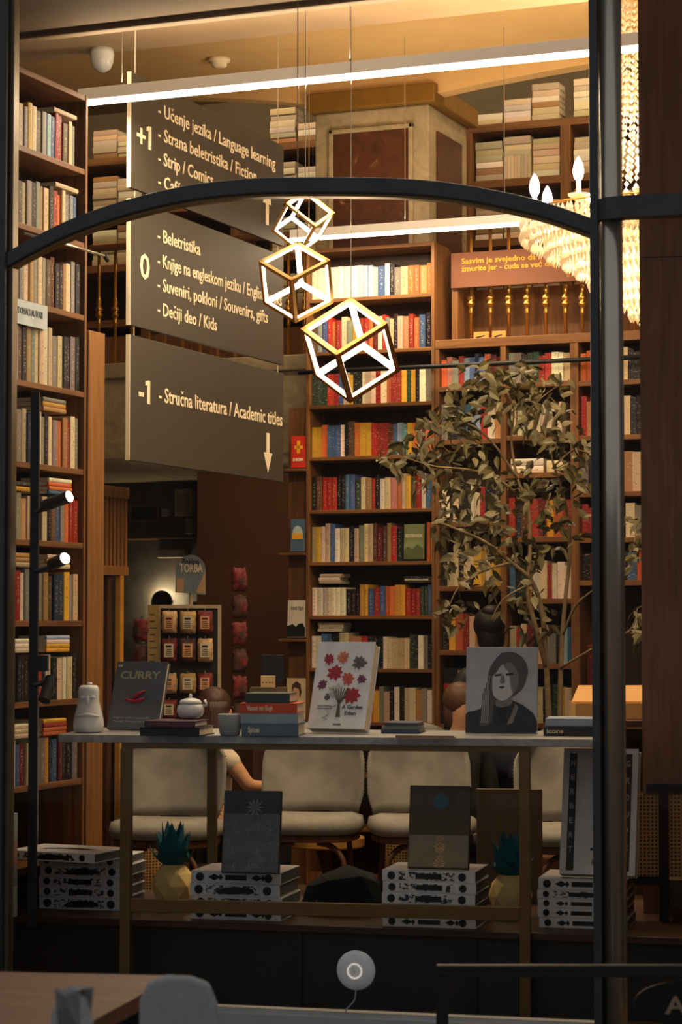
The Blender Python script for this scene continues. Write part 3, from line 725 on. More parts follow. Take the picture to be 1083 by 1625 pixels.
o = thing('gallery_panel', 'dark walnut panel behind the brass balusters on the right gallery', 'panel', (0, YR+.2, 0)); MB().box(xa, xb, 0, .02, rz_top-.3, onY(800, 458, YR+.2).z).build('board', WOOD, o)
for px in (746, 964): x = onY(px, 500, YR+.2).x; MB().box(x-.02, x+.02, -.274, 0, rz_top+.001, onY(px, 424, YR+.1).z).build('post', WOOD, o)
# lettered terracotta board
YQ = YR-.1
a = onY(716, 458, YQ); b = onY(945, 458, YQ); zq0 = a.z; zq1 = onY(716, 402, YQ).z
qb = thing('sign_board', 'terracotta board with a yellow printed sentence on the right gallery rail', 'sign', (a.x, YQ, zq0))
MB().box(0, b.x-a.x, 0, .025, 0, zq1-zq0).build('board', TERRA, qb, bevel=.004)
def qtext(s, p0, p1):
    u, v = onY(*p0, YQ), onY(*p1, YQ); text(s, v.x-u.x, .033, YELL, qb, face_mtx((u.x-a.x, -.002, u.z-zq0)), bold=.012)
qtext('Sasvim je svejedno da li žmurite ili ne', (733, 419), (938, 419)); qtext('žmurite jer - čuda se već događaju', (733, 431), (912, 431))
text('D. Albahari', .1, .02, YELL, qb, face_mtx((b.x-a.x-.17, -.002, .03)), bold=0)
# small orange cards on the bookcase top
for i, (p0, p1) in enumerate(((752, 775), (781, 802))):
    def pr_(o, W, H): MB().prism([(W*.2, H*.2), (W*.8, H*.5), (W*.75, H*.6), (W*.15, H*.4)], -.0012, 0).build('cover_print', INK, o)
    face_book('book', ('orange card-bound book leaning left behind the brass balusters', 'orange card-bound book with a dark stroke right of its twin behind balusters')[i], p0, 534, p1, 519, YR-.08, mat('orange_card', (206, 136, 60), .6), pr_, lean=.1).location.z = rz_top+.002

# ------------------------------------------------------------------ hanging signs
XS = -5.12; SY0 = onX(206, 620, XS).y; SY1 = onX(450, 620, XS).y
signs = [('uppermost', 3.745, 4.325), ('middle', 3.06, 3.69), ('lowest', 2.39, 3.012)]
desc = {'uppermost': 'uppermost grey hanging sign, numbered +1, lettered in cream', 'middle': 'middle grey hanging sign, numbered 0, listing books and gifts', 'lowest': 'lowest grey hanging sign, numbered -1, with a downward arrow'}
so = {}
for nm, z0, z1 in signs:
    o = thing('hanging_sign', desc[nm], 'sign', (XS, SY0, z0), 0, 'grey floor guide signs'); so[nm] = (o, z0)
    MB().box(-.02, 0, 0, SY1-SY0, 0, z1-z0).build('board', SIGN, o, bevel=.002)
    MB().box(-.021, .001, -.004, 0, 0, z1-z0).build('edge_strip', CREAM, o)
    w_ = MB()
    for y in (.06, SY1-SY0-.06):
        w_.tube([(-.01, y, z1-z0), (-.01, y, (z1-z0+.05) if nm != 'uppermost' else ZC-z0-.001)], .003, 6)
    w_.build('hanging_wire', mat('pale_wire', (210, 196, 170), .5), o)
def stext(nm, s, p0, p1, cap, bold=.012):
    o, z0 = so[nm]; a, b = onX(*p0, XS), onX(*p1, XS)
    text(s, b.y-a.y, cap, CREAM, o, face_mtx((.0015, a.y-SY0, a.z-z0), R(90)), bold=bold)
for nm, s, p0, p1, cap in (('uppermost', '- Učenje jezika / Language learning', (251, 183), (437, 0), .066), ('uppermost', '- Strana beletristika / Fiction', (251, 221), (407, 0), .066),
                           ('uppermost', '- Strip / Comics', (251, 259), (338, 0), .066), ('uppermost', '- Café', (251, 296), (287, 0), .066),
                           ('middle', '- Beletristika', (250, 382), (318, 0), .066), ('middle', '- Knjige na engleskom jeziku / English books', (250, 422), (447, 0), .066),
                           ('middle', '- Suveniri, pokloni / Souvenirs, gifts', (250, 460), (425, 0), .066), ('middle', '- Dečiji deo / Kids', (250, 499), (344, 0), .066),
                           ('lowest', '- Stručna literatura / Academic titles', (252, 637), (448, 0), .074), ('uppermost', '+', (217, 231), (231, 0), .115), ('middle', '0', (222, 440), (237, 0), .125), ('lowest', '-', (220, 638), (228, 0), .13)):
    stext(nm, s, p0, (p1[0], p0[1]), cap)
for nm, px, py in (('uppermost', 235.5, 237), ('lowest', 233.5, 641)):
    o, z0 = so[nm]; a = onX(px, py, XS); figure_one(0, .118, CREAM, o, face_mtx((.0015, a.y-SY0, a.z-z0), R(90)))
def arrow(nm, px, py0, py1, up):
    o, z0 = so[nm]; a = onX(px, py0, XS); b = onX(px, py1, XS); zt, zb = a.z-z0, b.z-z0; y = a.y-SY0; h = zt-zb
    pts = [(-.02, 1), (.02, 1), (.02, .5), (.058, .5), (0, 0), (-.058, .5), (-.02, .5)]
    if up: pts = [(x, 1-q) for x, q in pts]
    m = MB(); n = len(pts)
    m.add([(.0012, y+x, zb+q*h) for x, q in pts]+[(.003, y+x, zb+q*h) for x, q in pts], [tuple(range(n)), tuple(range(n, 2*n))[::-1]]+[(i, i+n, (i+1) % n+n, (i+1) % n) for i in range(n)])
    m.build('arrow', CREAM, o)
arrow('lowest', 425, 687, 750, False); arrow('uppermost', 424, 290, 357, True)

# ------------------------------------------------------------------ lamps
def strip_lamp(label, px0, px1, yv, zpx, power, hh, wid):
    a, b = onY(px0, zpx[0], yv), onY(px1, zpx[1], yv); z = a.z
    o = thing('linear_pendant', label, 'lamp', (a.x, yv, z)); L_ = b.x-a.x
    MB().box(0, L_, -wid, wid, .004, hh).build('housing', emit('lamp_profile', (1, .70, .42), .2), o, bevel=.003)  # faint emission added so the housing sides look lit
    MB().box(0, L_, -wid*.92, wid*.92, -.012, .004).build('diffuser', emit('strip_light', (1, .8, .56), 14), o)
    m = MB()
    for t in (.08, .5, .92): m.tube([(L_*t, 0, hh), (L_*t, 0, (ZC if yv > 10.9 else 4.999)-z)], .0025, 6)
    m.build('hanging_wire', STEEL, o)
    l = light('AREA', 'strip_lamp_light', (L_/2, 0, -.03), power, (1, .77, .49), L_, wid*1.6, parent=o); light('AREA', 'ceiling_fill_uplight', (L_/2, 0, hh+.02), P_UP*power/60, (1, .77, .49), L_, wid*1.6, rot=(math.pi, 0, 0), parent=o); return o  # upward light added to brighten the ceiling
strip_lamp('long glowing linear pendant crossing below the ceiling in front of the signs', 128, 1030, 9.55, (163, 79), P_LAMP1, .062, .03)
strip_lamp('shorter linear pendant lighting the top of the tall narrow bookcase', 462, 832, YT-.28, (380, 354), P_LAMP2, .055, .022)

# wire-frame cube pendants (three edges measured from the nearest corner)
LEDM = emit('cube_led', (1, .82, .6), 10)
def cube_lamp(label, v0, es, d, cable_px):
    k = d/F; v0 = onD(v0[0], v0[1], d)
    ex = [e[0]*k for e in es]; ey = [e[1]*k for e in es]
    s = (math.sqrt(sum(x*x for x in ex))+math.sqrt(sum(y*y for y in ey)))/2
    rx = Vector(ex).normalized(); ry = Vector(ey); ry = (ry-rx*ry.dot(rx)).normalized(); rz = rx.cross(ry)
    if sum(rz) < 0: rz = -rz
    ax = [RGT*rx[i]-UP*ry[i]+FWD*rz[i] for i in range(3)]; e = [a*s for a in ax]
    c = v0+(e[0]+e[1]+e[2])*.5
    o = thing('cube_pendant', label, 'lamp', c, 0, 'wire-frame cube pendants')
    fr_, st_ = MB(), MB(); hw = s*.042
    for i in range(3):
        j, q = (i+1) % 3, (i+2) % 3
        for a in (-1, 1):
            for b in (-1, 1):
                mid = (e[j]*a+e[q]*b)*.5
                fr_.obox(mid, e[i]*(.5+.042), ax[j]*hw, ax[q]*hw)
                inn = -(ax[j]*a+ax[q]*b)
                st_.obox(mid-ax[j]*a*hw*.95-ax[q]*b*0, e[i]*.455, ax[j]*hw*.22, ax[q]*hw*.72)
                st_.obox(mid-ax[q]*b*hw*.95, e[i]*.455, ax[j]*hw*.72, ax[q]*hw*.22)
    fr_.build('frame', GOLD, o); st_.build('light_strip', LEDM, o)
    verts = [(e[0]*x+e[1]*y+e[2]*z)*.5 for x in (-1, 1) for y in (-1, 1) for z in (-1, 1)]
    t = max(verts, key=lambda v: v.z)
    MB().tube([t, (t.x, t.y, 4.449-c.z)], .0022, 6).build('cable', STEEL, o)
    light('POINT', 'cube_light', (0, 0, 0), 5*s/.28, (1, .72, .42), s*.3, parent=o)
cube_lamp('smallest wire-frame cube pendant, uppermost of the hanging cluster', (500, 359), ((-44, -35), (-23, 37), (28, -27)), 10.1, 478)
cube_lamp('middle wire-frame cube pendant in front of the hanging signs', (463, 445), ((-50, -33), (58, -34), (5, 59)), 9.7, 470)
cube_lamp('largest wire-frame cube pendant, hanging lowest before the tall bookcase', (536, 563), ((-54.7, -42.8), (76.8, -50.2), (20.7, 66.5)), 9.9, 556)

# crystal chandelier
CRY = crystal('crystal'); cc = onD(1036, 985, 11.0); cz = lambda py: onD(1036, py, 11.0).z; k = 11.0/F
ch = thing('chandelier', 'crystal chandelier with candle bulbs glowing beside the wooden column', 'chandelier', (cc.x, cc.y, 0))
random.seed(3)
def bead(mb, p, r, h=None):
    h = h or r; p = Vector(p); n = 4
    vs = [p+Vector((0, 0, h))]+[p+Vector((r*math.cos(a*math.pi/2+.4), r*math.sin(a*math.pi/2+.4), 0)) for a in range(n)]+[p-Vector((0, 0, h))]
    mb.add(vs, [(0, 1+i, 1+(i+1) % 4) for i in range(4)]+[(5, 1+(i+1) % 4, 1+i) for i in range(4)])
m = MB(); zt, zb = cz(-60), cz(300)
prof_r = [(-60, 42), (0, 48), (100, 56), (200, 66), (300, 84)]
def rr(py):
    for (a, ra), (b, rb) in zip(prof_r, prof_r[1:]):
        if a <= py <= b: return (ra+(rb-ra)*(py-a)/(b-a))*k
for i in range(30):
    a = 2*math.pi*i/30
    for j in range(34): py = -60+360*j/33+random.uniform(-2, 2); r = rr(min(300, max(-60, py))); bead(m, (r*math.cos(a), r*math.sin(a), cz(py)), .0125, .017)
m.build('bead_strands', CRY, ch)
tiers = [(205, 345, 385), (190, 352, 395), (165, 352, 412), (140, 356, 425), (118, 362, 440), (96, 380, 462), (76, 400, 478), (54, 425, 492), (32, 450, 512), (14, 470, 524)]
m = MB()
for rpx, p0, p1 in tiers:
    r = rpx*k; n = max(6, int(2*math.pi*r/.03))
    for i in range(n):
        a = 2*math.pi*i/n+random.uniform(-.01, .01); z0, z1 = cz(p0), cz(p1); h = z0-z1; nb = max(2, int(h/.055))
        for j in range(nb):
            zc = z0-h*(j+.5)/nb+random.uniform(-.004, .004); q = .0125 if j < nb-1 else .014
            bead(m, (r*math.cos(a), r*math.sin(a), zc), q, h/nb*.52)
m.build('crystal_drops', CRY, ch)
m = MB()
CANG = [R(q)+YAW for q in (180, 147, 226, 259, 290, 320, 350, 20, 50, 82, 115)]
for a in CANG:
    pts = []
    for t in range(7): u = t/6; pts.append((rr(250)*.6*math.cos(a)*(1-u)+184*k*u*math.cos(a), rr(250)*.6*math.sin(a)*(1-u)+184*k*u*math.sin(a), cz(345)-.06*math.sin(math.pi*u)+.03*u))
    m.tube(pts, .009, 6)
for rpx, py in ((205, 345), (165, 352), (118, 362), (76, 400)):
    m.tube([(rpx*k*math.cos(2*math.pi*i/32), rpx*k*math.sin(2*math.pi*i/32), cz(py)+.004) for i in range(33)], .006, 6)
m.tube([(0, 0, cz(480)), (0, 0, 4.999)], .014, 8); m.build('frame', BRASS, ch, smooth=True)
BULB = emit('candle_bulb', (1, .85, .62), 60)
for a in CANG:
    x, y = 184*k*math.cos(a), 184*k*math.sin(a); z = cz(345)+.03
    b = MB().lathe([(.012, -.03), (.03, -.01), (.05, .0), (.052, .008), (.02, .012), (.012, .02), (.012, .075)], 12, (x, y, z)).build('candle_cup', CRY, ch, smooth=True)
    MB().lathe([(.01, .072), (.022, .092), (.027, .118), (.02, .155), (.007, .18), (.001, .188)], 12, (x, y, z)).build('bulb', BULB, b, smooth=True)
light('POINT', 'chandelier_light', (0, 0, cz(400)), P_CHAND, (1, .77, .49), .12, parent=ch); light('POINT', 'chandelier_light', (0, 0, cz(150)), P_CHAND*.25, (1, .77, .49), .03, parent=ch)
light('POINT', 'chandelier_light', (0, 0, cz(290)), P_CHAND*.6, (1, .77, .49), .15, parent=ch)

# ceiling fittings
p = onZ(162, 78, 4.6); o = thing('motion_sensor', 'white dome sensor under the beam at upper left', 'sensor', (p.x, p.y, 4.6))
MB().lathe([(.062, 0), (.064, -.03), (.06, -.07), (.045, -.105), (.02, -.122), (.002, -.125)], 24).build('dome', WHITE, o, smooth=True); MB().lathe([(.05, 0), (.05, .002)], 24).build('base', WHITE, o)
p = onZ(348, 93, ZC); o = thing('smoke_detector', 'small round smoke detector on the ochre ceiling', 'detector', (p.x, p.y, ZC))
MB().lathe([(.068, 0), (.068, -.02), (.05, -.026), (.046, -.05), (.02, -.056), (.001, -.056)], 24).build('body', CREAM, o, smooth=True)
for i, (x, y) in enumerate(((-6.4, 11.4), (-5.4, 11.6), (-4.4, 11.6), (-3.4, 11.6), (-2.4, 11.4))):  # unseen lamps added to brighten the middle of the room
    o = thing('fill_light', f'{ORD[i]} added unseen ceiling downlight from the left', 'lamp', (x, y, ZC), 0, 'added ceiling fill lights')
    MB().lathe([(.05, 0), (.052, -.03), (.04, -.03), (.038, -.01)], 16).build('ring', BLACK, o); MB().lathe([(.036, -.012), (.036, -.014)], 16).build('lens', emit('fill_light_lens', (1, .8, .56), 4), o)
    light('SPOT', 'fill_light_spot', (0, 0, -.05), P_DOWN, (1, .77, .49), .04, spot=R(125), blend=.8, parent=o)

for i, (x, y, z) in enumerate(((-7.4, 13.5, 5.75), (-6.2, 13.5, 5.75), (-3.9, 13.5, 5.75), (-2.7, 13.5, 5.75), (-6.3, 13.3, zf0))):  # unseen lamps added to brighten the gallery and the brown wall
    o = thing('gallery_fill', f'{ORD[i]} added unseen fill lamp from the left under the gallery ceiling' if i < 4 else 'added unseen fill lamp under the gallery floor by the brown wall', 'lamp', (x, y, z), 0, 'added gallery fill lamps' if i < 4 else None)
    MB().lathe([(.08, 0), (.08, -.06), (.06, -.06), (.058, -.02)], 20).build('drum', BLACK, o); MB().lathe([(.056, -.03), (.056, -.034)], 20).build('lens', emit('fill_light_lens', (1, .8, .56), 4), o)
    light('POINT', 'gallery_fill_light', (0, 0, -.12), P_GALL if i < 4 else P_GALL*.32, (1, .76, .46), .06, parent=o)

# ------------------------------------------------------------------ display platform and table
PF = Fr(onD(541, 985, 9.32), R(8.2)); ZP = .34
px0, px1 = PF.px(-60, 1440).x, PF.px(1180, 1440).x
o = sroot('platform', PF.o, PF.a)
MB().box(px0, px1, -.02, .95, ZP-.03, ZP).build('top', wood('platform_top', (70, 44, 30), (48, 30, 22), .4, 'x'), o, bevel=.003)
MB().box(px0, px1, .01, .9, 0, ZP-.03).build('front_panel', mesh_grid('punched_panel', (27, 25, 23), (8, 8, 8), 60), o)
m = MB()
for q in (470, 748): x = PF.px(q, 1500).x; m.box(x-.025, x+.025, -.004, .01, 0, ZP-.03)
m.build('panel_stile', BLACK, o)
T = Fr(onD(541, 985, 9.2), R(12.2)); p = T.at(541, 1169); ZT = p.z
tl = [T.px(q, 1170).x for q in (92, 198, 832, 975)]
tt = thing('console_table', 'bronze-framed console table with a grey marble top in the window', 'table', T.o, T.a)
MB().box(tl[0], tl[3], 0, .6, ZT-.034, ZT).build('tabletop', marble('grey_marble', (120, 122, 124), (168, 168, 166), (90, 92, 96), 7), tt, bevel=.004)
fr_ = MB().box(tl[1]-.02, tl[2]+.02, .022, .05, ZT-.058, ZT-.034); fr_.build('apron', BRONZE, tt)
for i, (x, y) in enumerate(((tl[1], .03), (tl[2], .03))): MB().box(x-.022, x+.022, y-.018, y+.026, .0, ZT-.058).build('leg', BRONZE, tt, bevel=.002)
x = T.px(337, 1280, .55).x
MB().box(x-.02, x+.02, .53, .57, ZP+.001, ZT-.034).build('leg', BRONZE, tt, bevel=.002)
z0, z1 = T.px(520, 1455).z, T.px(520, 1434).z
MB().box(tl[1]+.022, tl[2]-.022, .012, .04, z0, z1).build('stretcher', BRONZE, tt, bevel=.002)

# upright art books
def up_book(label, px, py, z, wpx, hpx, tm, yawc, lean, cov, parts, d=None, group=None, pages=True):
    """px,py: foot of the front left corner; wpx/hpx: cover size in the photo; yawc: turn away from facing the camera"""
    b = onZ(px, py, z); dd = (b-EYEP).dot(FWD); H = hpx/F*dd/math.cos(lean); Wd = wpx/F*dd/math.cos(yawc)
    o = thing('art_book', label, 'book', (b.x, b.y, z+.002+tm*math.sin(lean)), YAW+yawc, group); o.rotation_euler = (-lean, 0, YAW+yawc)
    m = MB(); m.box(0, Wd, 0, .004, 0, H).box(0, Wd, tm-.004, tm, 0, H).box(0, .005, .004, tm-.004, 0, H); m.build('cover', cov, o, bevel=.001)
    MB().box(.006, Wd-.005, .004, tm-.004, .005, H-.005).build('pages', PAPER, o)
    if parts: parts(o, Wd, H)
    # wire easel foot and strut behind it
    e = MB(); yb = tm+.004; c_, s_ = math.cos(lean), math.sin(lean)
    def back(v, h):                     # world-vertical foot expressed in the tilted frame
        return (v[0], v[1]*c_ - v[2]*s_ if False else v[1], v[2])
    L_ = H*.6*s_+.05
    top = Vector((Wd*.5, yb, H*.6)); dn = Vector((0, s_, c_))*-1
    # straight down from the strut top until the table is met
    hgt = H*.6*c_-yb*s_
    foot_dir = Vector((0, c_, -s_))*(.05)
    e.tube([top, top+Vector((0, -s_, -c_))*0+foot_dir+Vector((0, -s_*1, -c_*1))*(hgt-.004+tm*s_*.9)], .003, 6)
    e.build('easel_strut', BRONZE, o); return o
def curry(o, W, H):
    text('CURRY', W*.78, H*.115, mat('khaki_print', (176, 170, 136), .6), o, face_mtx((W*.11, -.001, H*.74)))
    RED = mat('chili_red', (160, 24, 54), .35)
    m = MB(); m.tube([(W*.28, -.006, H*.44), (W*.42, -.008, H*.40), (W*.6, -.008, H*.42), (W*.66, -.004, H*.45)], [.003, .008, .009, .004], 8); m.tube([(W*.42, -.006, H*.43), (W*.52, -.01, H*.5), (W*.66, -.006, H*.565)], [.004, .009, .003], 8)
    m.build('chili_print', RED, o, smooth=True); MB().tube([(W*.66, -.004, H*.46), (W*.74, -.004, H*.52), (W*.7, -.004, H*.56)], .0015, 6).build('chili_stem', mat('stem_green', (70, 84, 60), .6), o)
    for i, s in enumerate(('Fragrant dishes from India,', 'Thailand, Vietnam and more')): text(s, W*.72, H*.03, mat('pale_print', (176, 178, 178), .6), o, face_mtx((W*.1, -.001, H*(.155-.055*i))), bold=0)
    text('DK', W*.08, H*.03, CREAM, o, face_mtx((W*.05, -.001, H*.92)))
up_book('slate-grey cookbook titled with a red chili beside the white jug', 169, 1160, ZT, 84, 106, .026, R(-24), R(18), mat('slate_cover', (92, 98, 106), .55), curry)
def garden(o, W, H):
    cols = [mat('petal_coral', (196, 88, 70), .6), mat('petal_red', (168, 40, 52), .6), mat('petal_grey', (92, 96, 100), .6), mat('petal_plum', (110, 56, 88), .6), mat('petal_white', (186, 186, 184), .6), mat('petal_salmon', (206, 120, 90), .6)]
    fl = [(.22, .80, .085, 1), (.46, .82, .095, 5), (.76, .76, .11, 2), (.36, .64, .115, 1), (.60, .57, .1, 0), (.84, .57, .07, 3), (.16, .50, .075, 3), (.42, .42, .115, 4), (.70, .38, .13, 1), (.28, .36, .05, 2), (.52, .34, .05, 4)]
    m = MB(); rnd = random.Random(4)
    for x, z, r, ci in fl:
        for ring, (rm, n) in enumerate(((1, 9), (.7, 8), (.42, 6))):
            for i in range(n):
                a = 2*math.pi*i/n+ring*.4+rnd.uniform(-.1, .1); rr_ = 1.3*r*W*rm*rnd.uniform(.85, 1.1); b = .34
                pts = [(W*x, H*z), (W*x+rr_*.7*math.cos(a-b), H*z+rr_*.7*math.sin(a-b)), (W*x+rr_*math.cos(a), H*z+rr_*math.sin(a)), (W*x+rr_*.7*math.cos(a+b), H*z+rr_*.7*math.sin(a+b))]
                y = -.0006-.0005*ring-.0001*(i % 3); m.add([(p[0], y, p[1]) for p in pts], [(0, 1, 2, 3)], ci if (i+ring) % 3 else (ci+ring+2) % 6 if i % 3 == 0 and ring == 1 else ci)
        m.prism([(W*x+r*W*.14*math.cos(a), H*z+r*W*.14*math.sin(a)) for a in (0, 1, 2, 3, 4, 5)], -.0022, -.0018, 3)
    m.build('flower_print', cols, o)
    m = MB(); ST = mat('stem_print', (84, 88, 56), .6)
    for i in range(7): m.tube([(W*(.47+.012*i), -.0008, H*.13), (W*(.5+.004*(i-3)), -.0008, H*.28), (W*(.36+.05*i), -.0008, H*.46)], .0022, 5)
    m.tube([(W*.47, -.001, H*.27), (W*.3, -.001, H*.22), (W*.34, -.001, H*.16), (W*.24, -.001, H*.12), (W*.32, -.001, H*.1)], .001, 5); m.build('stem_print', ST, o)
    D_ = mat('dark_print', (70, 70, 74), .6)
    text('A Garden', W*.36, H*.045, D_, o, face_mtx((W*.56, -.001, H*.225))); text('Eden', W*.2, H*.045, D_, o, face_mtx((W*.62, -.001, H*.155)))
    for i in range(2): text('A history of botanical art', W*.26, H*.016, GREYINK, o, face_mtx((W*.12, -.001, H*(.25-.03*i))), bold=0)
    text('TASCHEN', W*.14, H*.022, D_, o, face_mtx((W*.44, -.001, H*.035)), bold=0)
up_book('white art book with a painted flower bouquet standing mid-table', 488, 1164, ZT, 90, 136, .062, R(-22), R(20), mat('white_jacket', (224, 226, 230), .45), garden)
def portrait(o, W, H):
    g_ = [mat(f'portrait_{n}', (c, c, c+2), .6, var=.06) for n, c in (('pale', 196), ('mid', 122), ('dark', 46), ('hair', 84), ('light_hair', 158), ('black', 26))]
    m = MB()
    def poly(pts, mi, y): q = smooth_pts(pts[-1:]+pts+pts[:2], 4)[4:-5] if len(pts) > 4 else pts; m.prism([(min(W, max(0, W*a)), H*max(.003, b)) for a, b in q], y, y+.0004, mi)
    poly([(0, 0.005), (.98, 0.005), (.98, .18), (.88, .28), (.72, .36), (.56, .40), (.38, .40), (.2, .28), (.0, .22)], 2, -.0008)
    poly([(.34, .40), (.3, .62), (.36, .8), (.5, .92), (.66, .94), (.8, .87), (.87, .74), (.84, .6), (.78, .5), (.66, .42), (.5, .36), (.4, .34), (.36, .12), (.2, .1), (.26, .3)], 3, -.0012)
    poly([(.38, .46), (.37, .62), (.4, .76), (.52, .84), (.66, .8), (.73, .68), (.72, .54), (.64, .44), (.54, .38), (.45, .39)], 0, -.0016)
    poly([(.52, .84), (.66, .8), (.73, .68), (.72, .54), (.66, .46), (.62, .58), (.6, .7), (.54, .76)], 1, -.0019)
    poly([(.37, .66), (.38, .8), (.5, .93), (.66, .92), (.78, .8), (.74, .76), (.62, .82), (.5, .79), (.44, .72)], 3, -.0023)
    poly([(.40, .655), (.5, .665), (.5, .69), (.41, .68)], 2, -.0022); poly([(.56, .665), (.67, .675), (.66, .7), (.56, .69)], 2, -.0022)
    poly([(.505, .665), (.535, .665), (.545, .585), (.5, .575), (.475, .59)], 1, -.0021); poly([(.465, .532), (.49, .545), (.505, .54), (.52, .546), (.545, .532), (.505, .515)], 2, -.0022)
    poly([(.525, .527), (.54, .527), (.58, .46), (.57, .455)], 0, -.0025); poly([(.44, .39), (.54, .38), (.64, .43), (.64, .34), (.52, .3), (.42, .32)], 1, -.0014)
    poly([(.58, .1), (.66, .12), (.74, .3), (.7, .34)], 1, -.0014); poly([(.44, .38), (.46, .14), (.58, .1), (.56, .3)], 5, -.0012)
    for i in range(9): poly([(.33-.012*i, .7-.03*i), (.345-.012*i, .7-.03*i), (.33-.014*i, .12), (.315-.014*i, .12)], 4 if i % 2 else 3, -.0026-.0001*i)
    m.build('cover_print', g_, o)
up_book('grey art book with a black-and-white portrait of a smoking woman', 739, 1166, ZT, 112, 136, .03, R(-9), R(10), mat('grey_jacket', (178, 182, 190), .5), portrait)

def flat_book(label, px, py, z, wpx, hpx, dep, yawc, cov, txt=None, group=None, tcol=None, cx=.1, tw=.4, th=.45, art='art_book'):
    b = onZ(px, py, z); dd = (b-EYEP).dot(FWD); W = wpx/F*dd; H = hpx/F*dd
    o = thing(art, label, 'book', (b.x, b.y, z+.0006), YAW+yawc, group)
    MB().box(0, W, 0, dep, 0, .004).box(0, W, 0, dep, H-.004, H).box(0, W, 0, .004, .004, H-.004).build('cover', cov, o, bevel=.001)
    MB().box(.004, W-.006, .004, dep-.004, .004, H-.004).build('pages', PAPER, o)
    if txt: text(txt, W*tw, H*th, tcol or CREAM, o, face_mtx((W*cx, -.001, H*.3)))
    return o, z+.0012+H
o, z2 = flat_book('black book under the plum book below the white sugar bowl', 222, 1168, ZT, 98, 14, .24, R(-12), mat('black_cover', (26, 24, 26), .5))
flat_book('plum-covered book lying under the white sugar bowl', 229, 1154, z2, 84, 10, .2, R(-12), mat('plum_cover', (74, 32, 52), .5), 'THE MODERN COOK', tcol=mat('plum_print', (130, 80, 96), .6))
zs = [ZT]
for lab, px, wpx, hpx, col, tx, tc in (('blue-grey book lying lowest of the stack beside the grey ribbed cup', 383, 92, 19, (86, 104, 122), 'Spices', None), ('pale grey-blue book lying second in the stack beside the ribbed cup', 382, 92, 16, (140, 156, 168), None, None),
                             ('orange-red book lying in the stack beside the grey ribbed cup', 381, 92, 16, (204, 76, 36), 'Vincent van Gogh', None), ('dark green book lying topmost of the stack beside the ribbed cup', 389, 72, 15, (50, 62, 54), None, None)):
    b = onZ(px, 1168, ZT); o, zn = flat_book(lab, px, 1168, ZT, wpx, hpx, .2, R(-8), mat('cover_%d_%d' % (col[0], col[1]), col, .5), tx, cx=.12, tw=.45 if tx and len(tx) > 8 else .2)
    o.location.z = zs[-1]+.0006; zs.append(zs[-1]+zn-ZT)
for i, (lab, px, wpx, hpx, col, tx) in enumerate((('black art book lettered along its spine, lying right of the portrait book', 863, 108, 15, (30, 30, 32), 'icons'), ('pale blue book lying on the black lettered one right of the portrait', 866, 96, 12, (142, 158, 176), None))):
    if i == 0: zz_ = ZT
    o, zn = flat_book(lab, px, 1168, ZT, wpx, hpx, .22, R(-10), mat('cover_%d_%d' % (col[0], col[1]), col, .5), tx, cx=.05, tw=.24); o.location.z = zz_+.0006; zz_ += zn-ZT
zz_ = ZT
for i, (lab, px, wpx, hpx, col) in enumerate((('slim dark blue book lying under two others mid-table', 605, 62, 6, (62, 74, 92)), ('slim grey book lying between two others mid-table', 606, 58, 5, (110, 112, 116)), ('slim navy book lying topmost of the little mid-table stack', 610, 54, 5, (50, 58, 84)))):
    b = onZ(px, 1160, ZT); o, zn = flat_book(lab, px, 1164, ZT, wpx, hpx, .2, R(-10), mat('cover_%d_%d' % (col[0], col[1]), col, .5)); o.location.z = zz_+.0006; zz_ += zn-ZT
def tray(label, px, py, w_, d_, m):
    b = onZ(px, py, ZT); o = thing('tray', label, 'tray', (b.x, b.y, ZT+.001), YAW-R(10)); MB().box(0, w_, 0, d_, 0, .004).build('base', m, o); MB().box(0, w_, 0, .004, .004, .01).build('lip', m, o)
tray('thin rose-brown tray lying in front of the little mid-table stack', 628, 1171, .24, .05, mat('rose_card', (150, 108, 92), .5))
# ceramics
p = onZ(137, 1163, ZT); kk = 9.5/F
jug = thing('jug', 'white ceramic jug with a sulking face at the table end', 'jug', (p.x, p.y+.02, ZT+.001), YAW)
MB().lathe([(.040, 0), (.062, .004), (.066, .03), (.063, .06), (.054, .095), (.046, .125), (.044, .15), (.046, .175), (.042, .19), (.034, .199), (.026, .2)], 32).build('body', WHITE, jug, smooth=True)
m = MB(); m.blob((.0, -.044, .135), (.010, .012, .022), 12); m.blob((-.02, -.044, .15), (.014, .006, .008), 12); m.blob((.02, -.044, .15), (.014, .006, .008), 12)
m.tube([(-.052, -.036, .07), (-.03, -.056, .074), (0, -.064, .078), (.03, -.056, .074), (.052, -.036, .07)], [.002, .005, .007, .005, .002], 8); m.build('face_relief', WHITE, jug, smooth=True)
MB().lathe([(.008, .2), (.012, .206), (.008, .212)], 12, (.004, 0, 0)).build('knob', WHITE, jug, smooth=True)
p = onZ(294, 1141, z2+.028); sb = thing('sugar_bowl', 'white lidded sugar bowl standing on the plum-covered book', 'bowl', (p.x, p.y+.05, z2+.0295), YAW)
MB().lathe([(.03, 0), (.05, .01), (.058, .03), (.054, .05), (.044, .06)], 28).build('body', WHITE, sb, smooth=True); l = MB().lathe([(.047, .061), (.048, .066), (.04, .076), (.02, .083), (.006, .085)], 28).build('lid', WHITE, sb, smooth=True)
MB().blob((0, 0, .092), (.008, .008, .01), 12).build('knob', WHITE, l, smooth=True); MB().tube([(.04, 0, .05), (.07, -.01, .055), (.06, 0, .075)], .006, 8).build('handle', WHITE, sb, smooth=True)
p = onZ(357, 1168, ZT); cp_ = thing('cup', 'grey ribbed ceramic cup between the book stacks on the table', 'cup', (p.x, p.y+.05, ZT+.001), YAW)
